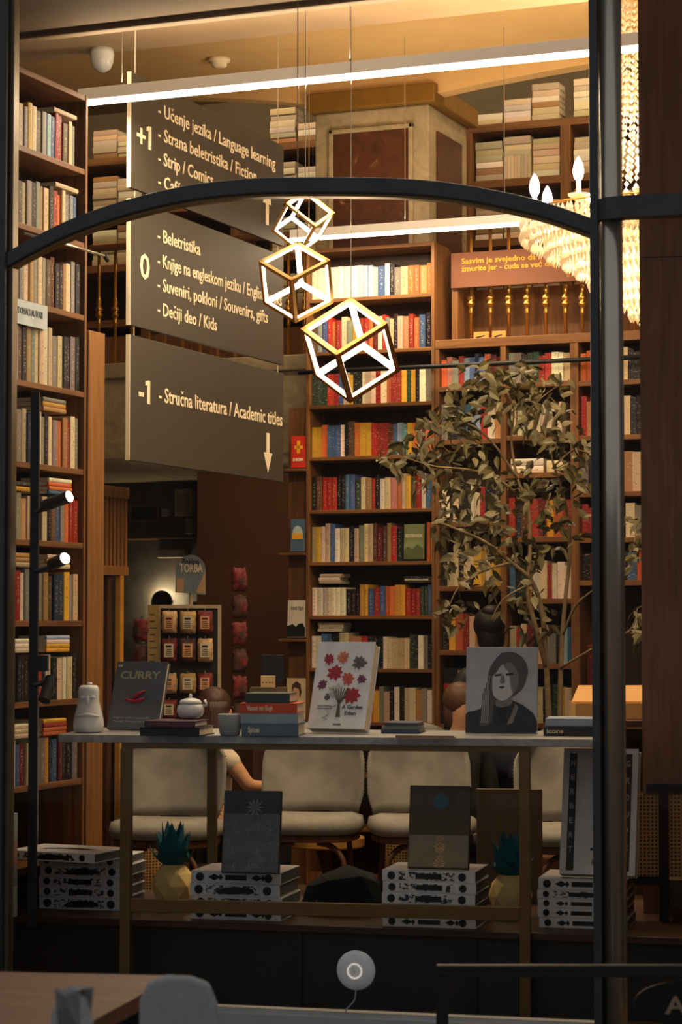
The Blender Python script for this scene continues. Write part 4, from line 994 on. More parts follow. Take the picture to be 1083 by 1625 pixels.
m = MB().lathe([(.036, 0), (.042, .004), (.048, .04), (.05, .088), (.046, .088), (.042, .02), (.001, .016)], 40)
for i in range(7): m.lathe([(.0425+.0009*i, .012+.011*i), (.0455+.0009*i, .016+.011*i), (.0425+.0009*i, .02+.011*i)], 40)
m.build('body', mat('grey_glaze', (138, 144, 146), .5), cp_, smooth=True)

# books on the platform: patterned white volumes
WB = mat('white_board', (196, 198, 200), .55, var=.05)
def ornament_mat():
    m, N, L, b = nmat('engraved_print'); tc = N.new('ShaderNodeTexCoord'); mp = N.new('ShaderNodeMapping'); mp.inputs['Scale'].default_value = (60, 60, 90); no = N.new('ShaderNodeTexNoise'); no.inputs['Scale'].default_value = 1; no.inputs['Detail'].default_value = 4
    oi = N.new('ShaderNodeObjectInfo'); va = N.new('ShaderNodeVectorMath'); va.operation = 'ADD'; mu = N.new('ShaderNodeMath'); mu.operation = 'MULTIPLY'; mu.inputs[1].default_value = 50
    L.new(oi.outputs['Random'], mu.inputs[0]); L.new(tc.outputs['Object'], mp.inputs['Vector']); L.new(mp.outputs[0], va.inputs[0]); L.new(mu.outputs[0], va.inputs[1]); L.new(va.outputs[0], no.inputs['Vector'])
    r = N.new('ShaderNodeValToRGB'); r.color_ramp.interpolation = 'CONSTANT'; r.color_ramp.elements[0].color = lin((40, 40, 42)); r.color_ramp.elements[1].position = .47; r.color_ramp.elements[1].color = lin((190, 192, 194))
    L.new(no.outputs['Fac'], r.inputs['Fac']); L.new(r.outputs[0], b.inputs['Base Color']); return m
ORN = ornament_mat()
def fat_book(label, frame_o, W, H, dep, yaw, jit, motif, group):
    o = thing('patterned_book', label, 'book', frame_o, yaw, group); o.location.x += jit
    MB().box(0, W, 0, dep, 0, .004).box(0, W, 0, dep, H-.004, H).box(0, W, 0, .005, .004, H-.004).build('cover', WB, o, bevel=.0015)
    MB().box(.004, W-.0015, .005, dep-.005, .004, H-.004).build('pages', mat('speckled_edge', (92, 92, 92), .7, var=.5, scale=90), o)
    m = MB()
    for x in (.1, .86):
        m.prism([(W*x+H*.36*math.cos(a*math.pi/8), H*.5+H*.36*math.sin(a*math.pi/8)) for a in range(16)], -.0012, -.0004)
    if motif == 0: m.box(W*.38, W*.62, -.0012, -.0004, H*.28, H*.72); [m.prism([(W*x-H*s, H*.5), (W*x, H*.78), (W*x+H*s, H*.5), (W*x, H*.22)], -.0012, -.0004) for x, s in ((.26, .55), (.73, .5), (.8, .2), (.33, .2))]
    elif motif == 1: m.box(W*.36, W*.64, -.0014, -.0008, H*.25, H*.75)
    else: m.prism([(W*.3, H*.2), (W*.34, H*.6), (W*.5, H*.8), (W*.7, H*.62), (W*.72, H*.3), (W*.5, H*.16)], -.0014, -.0008)
    m.build('spine_marks', INK, o)
    if motif: MB().box(W*.18, W*.78, -.0008, -.0002, H*.14, H*.86).build('spine_engraving', ORN, o)
    return o
def fat_stack(px, py, wpx, hs, mot, labels, group, dep=.3, yawc=R(-14), jit=.006, last_turn=None):
    b = onZ(px, py, ZP); dd = (b-EYEP).dot(FWD); z = ZP+.001; res = []
    for i, (h, m_, lab) in enumerate(zip(hs, mot, labels)):
        H = h/F*dd; W = wpx/F*dd/math.cos(yawc); o = fat_book(lab, (b.x, b.y, z), W, H, dep, YAW+yawc, random.uniform(-jit, jit), m_, group); z += H+.0008; res.append(o)
    return res, z, dd
random.seed(9)
pn = ('lowest', 'second from the bottom', 'third from the bottom', 'fourth from the bottom', 'fifth from the bottom', 'topmost')
ra, za, _ = fat_stack(62, 1442, 136, (19, 16, 16, 17, 14), (2, 1, 1, 2, 1), [f'patterned white book, {pn[i]} in the stack at the far left' for i in range(5)], 'patterned books at far left')
b = onZ(20, 1362, za); o = fat_book('patterned white book with a dark feather, lying askew on the left stack', (b.x, b.y-.04, za), .43, .04, .3, YAW-R(24), 0, 2, 'patterned books at far left')
MB().prism([(0, 0)]*3, 0, 0) if 0 else None
m = MB(); m.add([(.1, .1, .0412), (.2, .14, .0412), (.33, .12, .0412), (.36, .15, .0412), (.25, .19, .0412), (.12, .15, .0412)], [(0, 1, 2, 3, 4, 5)]); m.build('cover_print', INK, o)
rb_, zb_, _ = fat_stack(303, 1458, 144, (18, 18, 20, 19), (0, 2, 2, 0), [f'patterned white book, {pn[i]} under the dark floral book' for i in range(4)], 'patterned books under the floral book')
rc_, zc_, _ = fat_stack(607, 1470, 146, (17, 18, 18, 17, 18), (0, 2, 1, 1, 1), [f'patterned white book, {pn[i]} under the bronze book' for i in range(5)], 'patterned books under the bronze book')
rd_, zd_, _ = fat_stack(855, 1472, 136, (16, 15, 14, 14, 18), (0, 0, 0, 1, 0), [f'patterned white book, {pn[i]} under the tall lettered volume at right' for i in range(5)], 'patterned books at right', .32)
def floral(o, W, H):
    MB().box(.004, W-.004, -.001, -.0004, .004, H*.72).build('cover_print', marble('floral_print', (58, 60, 64), (88, 90, 94), (156, 158, 160), 30, .5), o)
    m = MB(); 
    for i in range(10):
        a = 2*math.pi*i/10; r = W*.16; m.prism([(W*.55, H*.8), (W*.55+r*.6*math.cos(a-.2), H*.8+r*.6*math.sin(a-.2)), (W*.55+r*math.cos(a), H*.8+r*math.sin(a)), (W*.55+r*.6*math.cos(a+.2), H*.8+r*.6*math.sin(a+.2))], -.0014, -.001)
    m.build('medallion_print', mat('grey_medallion', (112, 112, 108), .5), o)
o = up_book('dark grey book with a floral cover standing on patterned books', 351, 1388, zb_, 92, 128, .03, R(-8), R(12), mat('charcoal_cover', (42, 44, 48), .5), floral)
def bronze_b(o, W, H):
    MB().box(.004, W-.004, -.001, -.0004, .004, H*.4).build('cover_band', mat('grey_bronze', (118, 106, 84), .4, .3), o)
    m = MB().prism([(W*.52+W*.13*math.cos(a), H*.81+W*.13*math.sin(a)) for a in [i*math.pi/8 for i in range(16)]], -.0012, -.0006); m.build('medallion_print', mat('teal_foil', (40, 78, 84), .3, .4), o)
    g_ = MB()
    for z, r in ((.36, .09), (.26, .13), (.22, .1), (.13, .08), (.06, .14)):
        for i in range(8): a = i*math.pi/4; g_.prism([(W*.52+W*r*.2*math.cos(a), H*z+W*r*.2*math.sin(a)), (W*.52+W*r*.7*math.cos(a-.2), H*z+W*r*.5*math.sin(a-.2)), (W*.52+W*r*.7*math.cos(a+.2), H*z+W*r*.5*math.sin(a+.2))], -.0016, -.0012)
    g_.build('gilt_print', GOLD, o)
o = up_book('bronze-toned book with a round teal emblem standing on patterned books', 647, 1381, zc_, 96, 128, .034, R(-10), R(14), mat('bronze_cover', (70, 52, 32), .4, .2), bronze_b)
def tallb(o, W, H):
    BL = mat('black_band', (22, 20, 20), .5)
    for cx_, word in ((.135, 'HERBERT'), (.87, 'GROUPS')):
        MB().box(W*(cx_-.05), W*(cx_+.05), -.001, -.0003, H*.03, H*.96).build('title_band', BL, o)
        for i, c in enumerate(word): text(c, W*.055, H*.045, mat('grey_letter', (150, 148, 144), .6), o, face_mtx((W*(cx_-.028), -.0013, H*(.86-.8*i/len(word)))))
    MB().box(W*.4, W*.62, -.001, -.0003, H*.19, H*.21).build('label_bar', BL, o)
    text('T', W*.04, H*.03, GREYINK, o, face_mtx((W*.42, -.001, H*.58))); text('AR', W*.05, H*.04, BL, o, face_mtx((W*.42, -.001, H*.08)))
o = up_book('very tall pale grey volume with black lettered bands on the right stack', 888, 1394, zd_, 116, 196, .07, R(-16), R(14), mat('pale_grey_cover', (188, 188, 186), .5), tallb)
# pale blue-grey books stacked at the window edge
z = ZP+.001
for i, h in enumerate((.13, .09, .1, .12)):
    b = onZ(-22, 1458, ZP); o = thing('art_book', f'thick blue-grey book, {pn[i] if i < 3 else "topmost"} in the stack by the left jamb', 'book', (b.x, b.y, z), YAW-R(14), 'thick books by the left jamb')
    MB().box(0, .1, 0, .1, 0, h-.002).build('cover', mat(f'jamb_cover_{i % 3}', ((150, 160, 160), (120, 132, 136), (170, 130, 120))[i % 3], .5, var=.25, scale=30), o, bevel=.002); z += h
# faceted paper pineapples
def pineapple(label, px, py, s):
    p = onZ(px, py, ZP); o = thing('paper_pineapple', label, 'ornament', (p.x, p.y+.04, ZP+.001), YAW, 'folded paper pineapples')
    n = 8; rings = [(0, .05), (.035, .075), (.08, .086), (.125, .075), (.16, .045)]; vs = []; fs = []
    for i, (z, r) in enumerate(rings): vs += [(s*r*math.cos(2*math.pi*(q+.5*(i % 2))/n), s*r*math.sin(2*math.pi*(q+.5*(i % 2))/n), s*z) for q in range(n)]
    for i in range(len(rings)-1):
        for q in range(n):
            a, b = i*n+q, i*n+(q+1) % n; c, d = (i+1)*n+q, (i+1)*n+(q+1) % n
            if i % 2: fs += [(a, b, d), (a, d, c)] if 0 else [(a, b, c if False else (i+1)*n+(q+1) % n), (a, (i+1)*n+(q+1) % n, (i+1)*n+q)]
            else: fs += [(a, b, c), (b, d, c)]
    fs += [tuple(range(n))[::-1], tuple((len(rings)-1)*n+q for q in range(n))]
    MB().add(vs, fs).build('body', mat('yellow_paper', (240, 212, 138), .7, var=.04), o)
    m = MB()
    for tier, (nn, L_, out, z0) in enumerate(((6, .085, .075, .15), (6, .135, .055, .155), (5, .17, .025, .16))):
        for i in range(nn):
            a = 2*math.pi*i/nn+tier*.45; d = Vector((math.cos(a), math.sin(a), 0)); t = Vector((-d.y, d.x, 0)); b0 = d*.02*s+Vector((0, 0, z0*s))
            mid = b0+(d*out*.55+Vector((0, 0, L_*.45)))*s; tip = b0+(d*out+Vector((0, 0, L_)))*s
            m.add([b0-t*.024*s, b0+t*.024*s, mid+t*.038*s, tip, mid-t*.038*s, mid+d*.012*s, b0+d*.01*s], [(1, 2, 5, 6), (2, 3, 5), (3, 4, 5), (4, 0, 6, 5), (0, 1, 2, 3, 4)])
    m.build('leaf_crown', mat('teal_paper', (22, 92, 104), .7, var=.05), o)
pineapple('yellow folded-paper pineapple with teal leaves beside the left table leg', 268, 1438, 1.12); pineapple('yellow folded-paper pineapple with teal leaves partly behind the right table leg', 806, 1456, 1.1)
# crumpled black bag
random.seed(21)
b = onZ(536, 1452, ZP); bag = thing('bag', 'crumpled faceted black bag lying between the two book stacks', 'bag', (b.x, b.y+.08, ZP+.001), YAW-R(10))
vs = []; bm = bmesh.new()
for i in range(46):
    a, u = random.uniform(0, 2*math.pi), random.random(); x = .19*math.cos(a)*(1-.12*u); y = .12*math.sin(a)*(1-.3*u); z = (.05+.19*u)*(1-.4*abs(x)/.22)*random.uniform(.8, 1.1); bm.verts.new((x, y, max(0, z)))
for x, y in ((-.185, -.09), (.185, -.09), (.185, .1), (-.185, .1)): bm.verts.new((x, y, 0))
bmesh.ops.convex_hull(bm, input=bm.verts[:])
for v in [v for v in bm.verts if not v.link_faces]: bm.verts.remove(v)
me = bpy.data.meshes.new('bag'); 
for v in bm.verts:
    if v.co.z > .05: v.co *= random.uniform(.84, 1.0)
bm.to_mesh(me); bm.free(); me.materials.append(mat('black_plastic', (24, 29, 34), .75, spec=.1)); o = bpy.data.objects.new('body', me); C.objects.link(o); o.parent = bag
MB().tube([(-.1, -.1, .06), (-.12, -.125, .03), (-.06, -.135, .012), (.0, -.1, .05)], .006, 8).build('handle', BLACK, bag, smooth=True)

# stand with reading spots in front of the left bookcase
q = onD(54, 985, 9.3); z0, z1 = ZP+.001, onD(54, 622, 9.3).z
ls = thing('spotlight_stand', 'black upright light track with small spotlights before the left bookcase', 'lamp', (q.x, q.y+.0, 0), YAW)
MB().box(-.018, .018, -.018, .018, z0, z1).build('pole', BLACK, ls, bevel=.002)
MB().box(.019, .023, -.012, .0, onD(60, 1340, 9.3).z, onD(60, 1120, 9.3).z).build('edge_strip', mat('strip_metal', (206, 196, 176), .15, .8), ls)
SPL = emit('spot_lens', (1, .84, .64), 14)
def spot(pb, pa, power, on=True):
    a = onD(pb[0], pb[1], 9.3); b = onD(pa[0], pa[1], 9.3-.06); inv = Matrix.Rotation(-YAW, 4, 'Z')
    a = inv @ (a-Vector((q.x, q.y, 0))); b = inv @ (b-Vector((q.x, q.y, 0)))
    h = MB().tube([a, b], .026, 16).build('spotlight', BLACK if not on else mat('spot_body', (70, 68, 64), .35, .6), ls, smooth=False)
    d = (b-a).normalized()
    if on: MB().tube([b, b+d*.002], .023, 16).build('lens', SPL, h); light('SPOT', 'spotlight_light', b+d*.02, power, (1, .76, .48), .02, rot=d.to_track_quat('-Z', 'Y').to_euler(), spot=R(70), blend=.6, parent=ls)
    MB().tube([Vector((.0, -.019, a.z-.03)), a-Vector((0, 0, .01))], .012, 8).build('bracket', BLACK, h)
spot((70, 803), (110, 788), 8); spot((82, 896), (103, 886), 6); spot((82, 1076), (70, 1112), 0, False)
MB().box(-.02, .06, -.03, .02, onD(60, 1065, 9.3).z, onD(60, 1040, 9.3).z).build('clamp', BLACK, ls)

# ------------------------------------------------------------------ ficus tree
random.seed(31)
BARK = mat('pale_bark', (116, 96, 66), .8, 0, .2, 30); LEAF = mat('ficus_leaf', (90, 82, 46), .5, 0, .3, 9, spec=.5)
def P3(px, py, d): return onD(px, py, d+DT)
DT = .35
pot = onD(884, 985, 11.7+DT)
tree = thing('potted_ficus', 'tall ficus tree with drooping leaves before the wide bookcase', 'tree', (pot.x, pot.y, 0)); off = Vector((pot.x, pot.y, 0))
MB().lathe([(.13, 0), (.17, .02), (.2, .34), (.21, .36), (.19, .36), (.18, .3), (.01, .3)], 24).build('pot', mat('terracotta_pot', (120, 76, 52), .8), tree, smooth=True)
MB().lathe([(.178, .3), (.1, .315), (.01, .318)], 20).build('soil', mat('potting_soil', (46, 34, 26), .95, 0, .3, 40), tree)
br = [([(884, 1330, 11.7), (878, 1230, 11.7), (872, 1140, 11.68), (868, 1060, 11.66), (862, 980, 11.62), (846, 925, 11.6), (812, 893, 11.55), (770, 860, 11.5), (730, 842, 11.45), (700, 830, 11.4)], .021),
      ([(888, 1330, 11.72), (889, 1180, 11.75), (890, 1090, 11.76), (893, 1010, 11.8), (899, 940, 11.82), (905, 870, 11.85), (898, 800, 11.85), (880, 740, 11.82), (868, 690, 11.8)], .018),
      ([(868, 1060, 11.66), (852, 1000, 11.6), (838, 940, 11.6), (842, 870, 11.62), (838, 800, 11.66), (822, 760, 11.68), (812, 700, 11.7), (816, 650, 11.7), (800, 610, 11.7)], .015),
      ([(838, 800, 11.66), (790, 760, 11.6), (740, 745, 11.5), (690, 740, 11.45), (640, 725, 11.4)], .010), ([(822, 760, 11.68), (780, 700, 11.62), (735, 670, 11.55), (690, 680, 11.5)], .009),
      ([(816, 690, 11.7), (850, 640, 11.75), (890, 610, 11.8)], .008), ([(812, 893, 11.55), (770, 905, 11.5), (730, 930, 11.45), (712, 965, 11.42)], .008), ([(846, 925, 11.6), (800, 950, 11.55), (780, 985, 11.5)], .007),
      ([(893, 1010, 11.8), (915, 960, 11.7), (950, 930, 11.6), (1000, 880, 11.5), (1010, 840, 11.5)], .008), ([(890, 1060, 11.76), (940, 1030, 11.6), (1000, 1000, 11.5), (1012, 965, 11.5)], .007), ([(880, 740, 11.82), (910, 715, 11.8), (940, 720, 11.75)], .007)]
m = MB()
for pts, r in br:
    pp = smooth_pts([tuple(P3(*p)-off) for p in pts], 4); n = len(pp); m.tube(pp, [r*(1-.72*i/(n-1)) for i in range(n)], 7)
m.build('trunk', BARK, tree, smooth=True)
cl = [(760, 640, 64, 44, 60), (835, 612, 76, 34, 56), (705, 685, 52, 46, 44), (650, 722, 50, 26, 34), (745, 740, 52, 48, 46), (868, 672, 48, 46, 40), (905, 722, 40, 30, 30), (842, 772, 46, 42, 34), (722, 832, 42, 36, 30), (775, 850, 46, 36, 34),
      (742, 905, 44, 28, 24), (718, 970, 34, 26, 20), (835, 876, 46, 32, 26), (885, 830, 44, 44, 28), (800, 945, 56, 30, 24), (850, 990, 40, 30, 16), (1006, 862, 18, 44, 22), (1008, 990, 14, 32, 12), (790, 590, 60, 18, 20), (690, 770, 46, 30, 22), (905, 780, 36, 34, 18), (800, 800, 40, 40, 20)]
m = MB()
for cx, cy, rx, ry, n in cl:
    for _ in range(int(n*1.45)):
        a = random.uniform(0, 2*math.pi); q = math.sqrt(random.random()); b = P3(cx+rx*q*math.cos(a), cy+ry*q*math.sin(a), 11.6+random.uniform(-.18, .22))-off
        L_ = random.uniform(.055, .094); wd = L_*random.uniform(.22, .3)
        d = (RGT*random.uniform(-1, 1)+FWD*random.uniform(-.7, .7)+Vector((0, 0, random.uniform(-1.1, .35)))).normalized()
        t = d.cross(Vector((random.uniform(-1, 1), random.uniform(-1, 1), random.uniform(-1, 1)))).normalized(); up = d.cross(t)*.25*wd
        m.add([b, b+d*L_*.3+t*wd+up, b+d*L_*.65+t*wd*.8+up, b+d*L_-Vector((0, 0, L_*.12)), b+d*L_*.65-t*wd*.8+up, b+d*L_*.3-t*wd+up, b+d*L_*.35, b+d*L_*.68], [(0, 1, 6), (1, 2, 7, 6), (2, 3, 7), (0, 6, 5), (5, 6, 7, 4), (4, 7, 3)])
m.build('foliage', LEAF, tree)

# ------------------------------------------------------------------ chairs and low table
VEL = mat('beige_velvet', (138, 134, 124), .85, 0, .22, 7, .05); CHW = wood('chair_wood', (104, 66, 36), (70, 42, 24)); CANE = mesh_grid('woven_cane', (188, 150, 92), (48, 34, 22), 62)
def chair():
    o = thing('lounge_chair', '', 'chair')
    n, k = 21, 9; vs, fs = [], []                           # curved upholstered back
    for layer in (0, 1):
        for j in range(k):
            v = j/(k-1); z = .03+.47*v; hw = .275*(1-max(0, (v-.55)/.45)**3*.42)*(.9+.1*min(1, v*4))
            for i in range(n):
                u = -1+2*i/(n-1); x = hw*u
                y = .20-.13*u*u+.10*v+layer*.05*(1-.55*abs(u)**6)*(1-.5*abs(2*v-1)**6); vs.append((x, y, .55+z-.05*abs(u)**3*v))
    N_ = n*k
    for j in range(k-1):
        for i in range(n-1): a = j*n+i; fs += [(a, a+1, a+n+1, a+n), (N_+a, N_+a+n, N_+a+n+1, N_+a+1)]
    for j in range(k-1):
        for i in (0, n-1): a = j*n+i; fs.append((a, a+n, N_+a+n, N_+a))
    for i in range(n-1):
        for j in (0, k-1): a = j*n+i; fs.append((a, a+1, N_+a+1, N_+a))
    MB().add(vs, fs).build('backrest', VEL, o, smooth=True)
    edge = [Vector(vs[j*n]) for j in range(k)]+[Vector(vs[(k-1)*n+i]) for i in range(1, n)]+[Vector(vs[j*n+n-1]) for j in range(k-2, -1, -1)]
    m = MB()
    for a, b in zip(edge, edge[1:]):
        c = max(1, int((b-a).length/.014))
        for q in range(c): m.blob(a+(b-a)*(q/c)+Vector((0, .024, 0)), .0048, 6)
    m.build('nailhead_trim', mat('nailhead', (150, 120, 76), .3, .8), o)
    def ell(rx, ry, z, e=.62, bow=0): return [(rx*math.copysign(abs(math.cos(t))**e, math.cos(t)), ry*math.copysign(abs(math.sin(t))**e, math.sin(t))-.02, z+bow*abs(math.cos(t))**2) for t in [2*math.pi*i/32 for i in range(32)]]
    rings = [ell(.25, .23, .485), ell(.278, .255, .50), ell(.285, .262, .53), ell(.275, .252, .558, bow=.012), ell(.22, .2, .575, bow=.012), ell(.1, .09, .58)]
    m = MB(); m.add([p for r in rings for p in r], [(i*32+q, i*32+(q+1) % 32, (i+1)*32+(q+1) % 32, (i+1)*32+q) for i in range(5) for q in range(32)]+[tuple(range(32))[::-1], tuple(160+q for q in range(32))]); m.build('seat', VEL, o, smooth=True)
    rings = [ell(.245, .225, .45), ell(.262, .24, .455), ell(.262, .24, .484)]
    m = MB(); m.add([p for r in rings for p in r], [(i*32+q, i*32+(q+1) % 32, (i+1)*32+(q+1) % 32, (i+1)*32+q) for i in range(2) for q in range(32)]+[tuple(range(32))[::-1], tuple(64+q for q in range(32))]); m.build('seat_frame', CHW, o)
    for sx in (-1, 1):
        for sy in (-1, 1):
            a = [(sx*.06, sy*.17-.02, .445), (sx*.13, sy*.18-.02, .43), (sx*.185, sy*.19-.02, .38), (sx*.205, sy*.2-.02, .3), (sx*.215, sy*.22-.02, 0)] if sy < 0 else [(sx*.19, sy*.17-.02, .45), (sx*.2, sy*.2-.02, .25), (sx*.215, sy*.24-.02, 0)]
            MB().tube(smooth_pts(a), .015, 8).build('leg', CHW, o, smooth=True)
    return o
ch0 = chair()
for i, (px, d, yaw, lab) in enumerate(((268, 11.6, -10, 'beige velvet chair behind the left part of the table, nearest the spotlight stand'), (493, 11.9, -6, 'beige velvet chair behind mid-table beside the arm of the seated woman'),
                                      (669, 11.8, 4, 'beige velvet chair directly behind the bronze-toned book'), (908, 11.3, 6, 'beige velvet chair behind the tall lettered volume at right'))):
    o = ch0 if i == 0 else copy_tree(ch0); p = onD(px, 985, d); o.location = (p.x, p.y, 0); o.rotation_euler = (0, 0, YAW+R(yaw)); o['label'] = lab; o['group'] = 'beige velvet chairs'
p = onD(520, 985, 12.95); o = thing('coffee_table', 'low round wooden table seen under the velvet chairs', 'table', (p.x, p.y, 0)); z = onD(498, 1326, 13.0).z
MB().lathe([(.001, z-.06), (.2, z-.06), (.215, z-.05), (.215, z-.006), (.21, z), (.001, z)], 40).build('tabletop', mat('honey_wood', (190, 140, 76), .5, 0, .1), o); MB().lathe([(.13, 0), (.13, .015), (.03, .03), (.03, z-.06)], 20).build('pedestal', CHW, o)
for px, d, lab, s in ((640, 12.55, 'woven cane stool seen under the velvet chair behind the bronze book', .1), (226, 12.4, 'woven cane stool seen under the leftmost velvet chair', .13)):
    p = onD(px, 985, d); z1 = onD(px, 1316, d).z; o = thing('cane_stool', lab, 'stool', (p.x, p.y, 0), YAW)
    MB().lathe([(s, .02), (s*1.05, z1*.5), (s, z1-.03)], 24).build('cane_drum', CANE, o); MB().lathe([(s*1.06, z1-.03), (s*1.08, z1-.015), (s*1.02, z1), (.001, z1)], 24).build('rim', CHW, o); MB().lathe([(s*1.02, 0), (s*1.05, .02)], 24).build('foot_ring', CHW, o)

# ------------------------------------------------------------------ people
SKIN = mat('skin', (214, 160, 118), .55, 0, .04, 5); BRN = mat('brown_hair', (66, 40, 24), .5, 0, .3, 40); DKH = mat('dark_hair', (34, 24, 20), .5, 0, .3, 40)
def skinned(name, joints, edges, m, parent, root=0, sub=2):
    me = bpy.data.meshes.new(name); me.from_pydata([j[:3] for j in joints], edges, []); o = bpy.data.objects.new(name, me); C.objects.link(o); o.parent = parent
    s = o.modifiers.new('skin', 'SKIN'); s.use_smooth_shade = True; b = o.modifiers.new('sub', 'SUBSURF'); b.levels = sub; b.render_levels = sub
    for i, j in enumerate(joints):
        r = j[3]; me.skin_vertices[0].data[i].radius = r if isinstance(r, tuple) else (r, r)
    me.skin_vertices[0].data[root].use_root = True; me.materials.append(m); return o
def hand(J, E, wrist, d, s):
    """five bent fingers from the wrist joint, pointing along d; s = side vector"""
    w_ = Vector(J[wrist][:3]); d = Vector(d).normalized(); s = Vector(s).normalized(); dn = Vector((0, 0, -1))
    J.append((*(w_+d*.045), (.036, .016))); pm = len(J)-1; E.append((wrist, pm)); pc = Vector(J[pm][:3])
    for i, L_ in enumerate((.068, .078, .072, .056)):
        b = pc+d*.032+s*(.028-.019*i); J.append((*b, .0095)); a0 = len(J)-1; J.append((*(b+d*L_*.55+dn*.006), .0085)); J.append((*(b+d*L_*.92+dn*L_*.4), .007)); E += [(pm, a0), (a0, a0+1), (a0+1, a0+2)]
    b = w_+d*.025+s*.032; J.append((*b, .011)); a0 = len(J)-1; J.append((*(b+d*.035+s*.018), .009)); J.append((*(b+d*.06+s*.02+dn*.008), .0075)); E += [(wrist, a0), (a0, a0+1), (a0+1, a0+2)]
def person(label, px, d, zseat, yaw, hair, shirt, pants, lean=.0, standing=False, reach=None, longhair=True, long_sleeve=False, zlift=0, skirt=None):
    p = onD(px, 985, d); o = thing('person', label, 'person', (p.x, p.y, 0), YAW+yaw); f = -1     # faces local -y
    zp = .86 if standing else zseat+.09; y0 = 0
    T_ = lambda x, y, z: (x, y+lean*(z-zp)*-1, z)
    J = [(*T_(0, 0, zp), (.13, .1)), (*T_(0, 0, zp+.18), (.115, .085)), (*T_(0, 0, zp+.36), (.13, .09)), (*T_(0, .0, zp+.46), (.075, .06)), (*T_(0, -.01, zp+.54), .05), (*T_(0, -.03, zp+.62), (.068, .078)), (*T_(0, -.03, zp+.70), (.074, .088)), (*T_(0, -.025, zp+.765), (.05, .06))]
    E = [(0, 1), (1, 2), (2, 3), (3, 4), (4, 5), (5, 6), (6, 7)]
    for sx in (-1, 1):
        sh = len(J); J.append((*T_(sx*.165, 0, zp+.42), .05)); E.append((3, sh))
        if reach and sx == reach[0]: el, wr, hd = reach[1:]
        else: el, wr, hd = (sx*.23, -.02, zp+.14), (sx*.16, -.2, zp+.06), (0, -1, -.2)
        J.append((*el, .04)); J.append((*wr, .026)); E += [(sh, sh+1), (sh+1, sh+2)]; hand(J, E, sh+2, hd, (-sx, 0, 0) if abs(hd[0]) < .7 else (0, -1, 0))
    for sx in (-1, 1):
        h = len(J); J.append((*T_(sx*.09, 0, zp-.03), .085)); E.append((0, h))
        if standing: pts = [(sx*.1, -.01, .47, .055), (sx*.1, .02, .1, .038), (sx*.1, -.1, .04, .034)]
        else: pts = [(sx*.11, -.4, zseat+.06, .062), (sx*.11, -.38, .12, .04), (sx*.11, -.5, .045, .036)]
        for q in pts: J.append(q); E.append((len(J)-2, len(J)-1))
    J = [j for j in J]; body = skinned('body', J, E, SKIN, o)
    # clothing follows trunk, arms and legs
    cj = [(*J[0][:3], (.142, .112)), (*J[1][:3], (.128, .098)), (*J[2][:3], (.142, .104)), (*T_(0, 0, zp+.46), (.08, .068))]; ce = [(0, 1), (1, 2), (2, 3)]
    i8 = 8
    for sx in (-1, 1):
        s_ = J[[i for i, j in enumerate(J) if i >= 8 and abs(j[0]-sx*.165) < 1e-6 and abs(j[2]-(zp+.42)) < 1e-6][0]]; si = J.index(s_); e_ = Vector(J[si+1][:3]); sv = Vector(s_[:3]); wv = Vector(J[si+2][:3])
        cj.append((*sv, .06)); ce.append((3, len(cj)-1)); cj.append((*(sv+(e_-sv)*(.98 if long_sleeve else .4)), .053)); ce.append((len(cj)-2, len(cj)-1))
        if long_sleeve: cj.append((*(e_+(wv-e_)*.92), .038)); ce.append((len(cj)-2, len(cj)-1))
    skinned('jacket' if long_sleeve else 'shirt', cj, ce, shirt, o)
    lj = [(*T_(0, 0, zp+.02), (.15, .12))]; le = []
    hi = [i for i, j in enumerate(J) if abs(abs(j[0])-.09) < 1e-6 and abs(j[2]-(zp-.03)) < 1e-6]
    for i in hi:
        lj.append((*J[i][:3], .098)); le.append((0, len(lj)-1))
        for q in (1, 2): j = J[i+q]; lj.append((*j[:3], j[3]+.013)); le.append((len(lj)-2, len(lj)-1))
    skinned('trousers', lj, le, pants, o)
    # hair, eyes, mouth
    hd = Vector(J[6][:3]); m = MB(); m.blob(hd+Vector((0, .022, .018)), (.092, .098, .098), 20)
    if longhair:
        for i in range(30):
            a = math.pi*(-.2+1.45*i/29); st_ = hd+Vector((.082*math.cos(a), .03+.075*math.sin(a), .03)); m.tube(smooth_pts([tuple(st_), tuple(st_+Vector((.02*math.cos(a), .02, -.14))), tuple(st_+Vector((.03*math.cos(a)+random.uniform(-.02, .02), .0, -.28))), tuple(st_+Vector((.03*math.cos(a), random.uniform(-.03, .01), -.42)))], 3), [.02]*4+[.018]*3+[.012]*2+[.005], 6)
    else:
        m.blob(hd+Vector((0, .045, -.05)), (.085, .062, .11), 14)
        if standing: m.blob(hd+Vector((0, .05, .09)), (.06, .055, .04), 14)
    m.build('hair', hair, o, smooth=True)
    m = MB()
    for sx in (-1, 1): m.blob(hd+Vector((sx*.03, -.078, -.002)), (.011, .006, .006), 10)
    m.build('eyes', mat('eye_dark', (40, 30, 26), .3), o); MB().blob(hd+Vector((0, -.085, -.03)), (.011, .016, .018), 10).build('nose', SKIN, o, smooth=True); MB().blob(hd+Vector((0, -.076, -.058)), (.022, .007, .006), 10).build('lips', mat('lips', (170, 90, 80), .5), o, smooth=True)
    return o
STRIPE = mat('cream_knit', (206, 192, 168), .85, 0, .15, 14); DJ = mat('black_quilt', (38, 38, 36), .6, 0, .25, 12, .3); LBR = mat('light_brown_hair', (98, 68, 44), .5, 0, .3, 40); DG = mat('olive_jacket', (46, 48, 40), .8, 0, .15, 14); JEAN = mat('dark_jeans', (42, 46, 58), .8)
zw = onD(342, 1108, 12.35).z
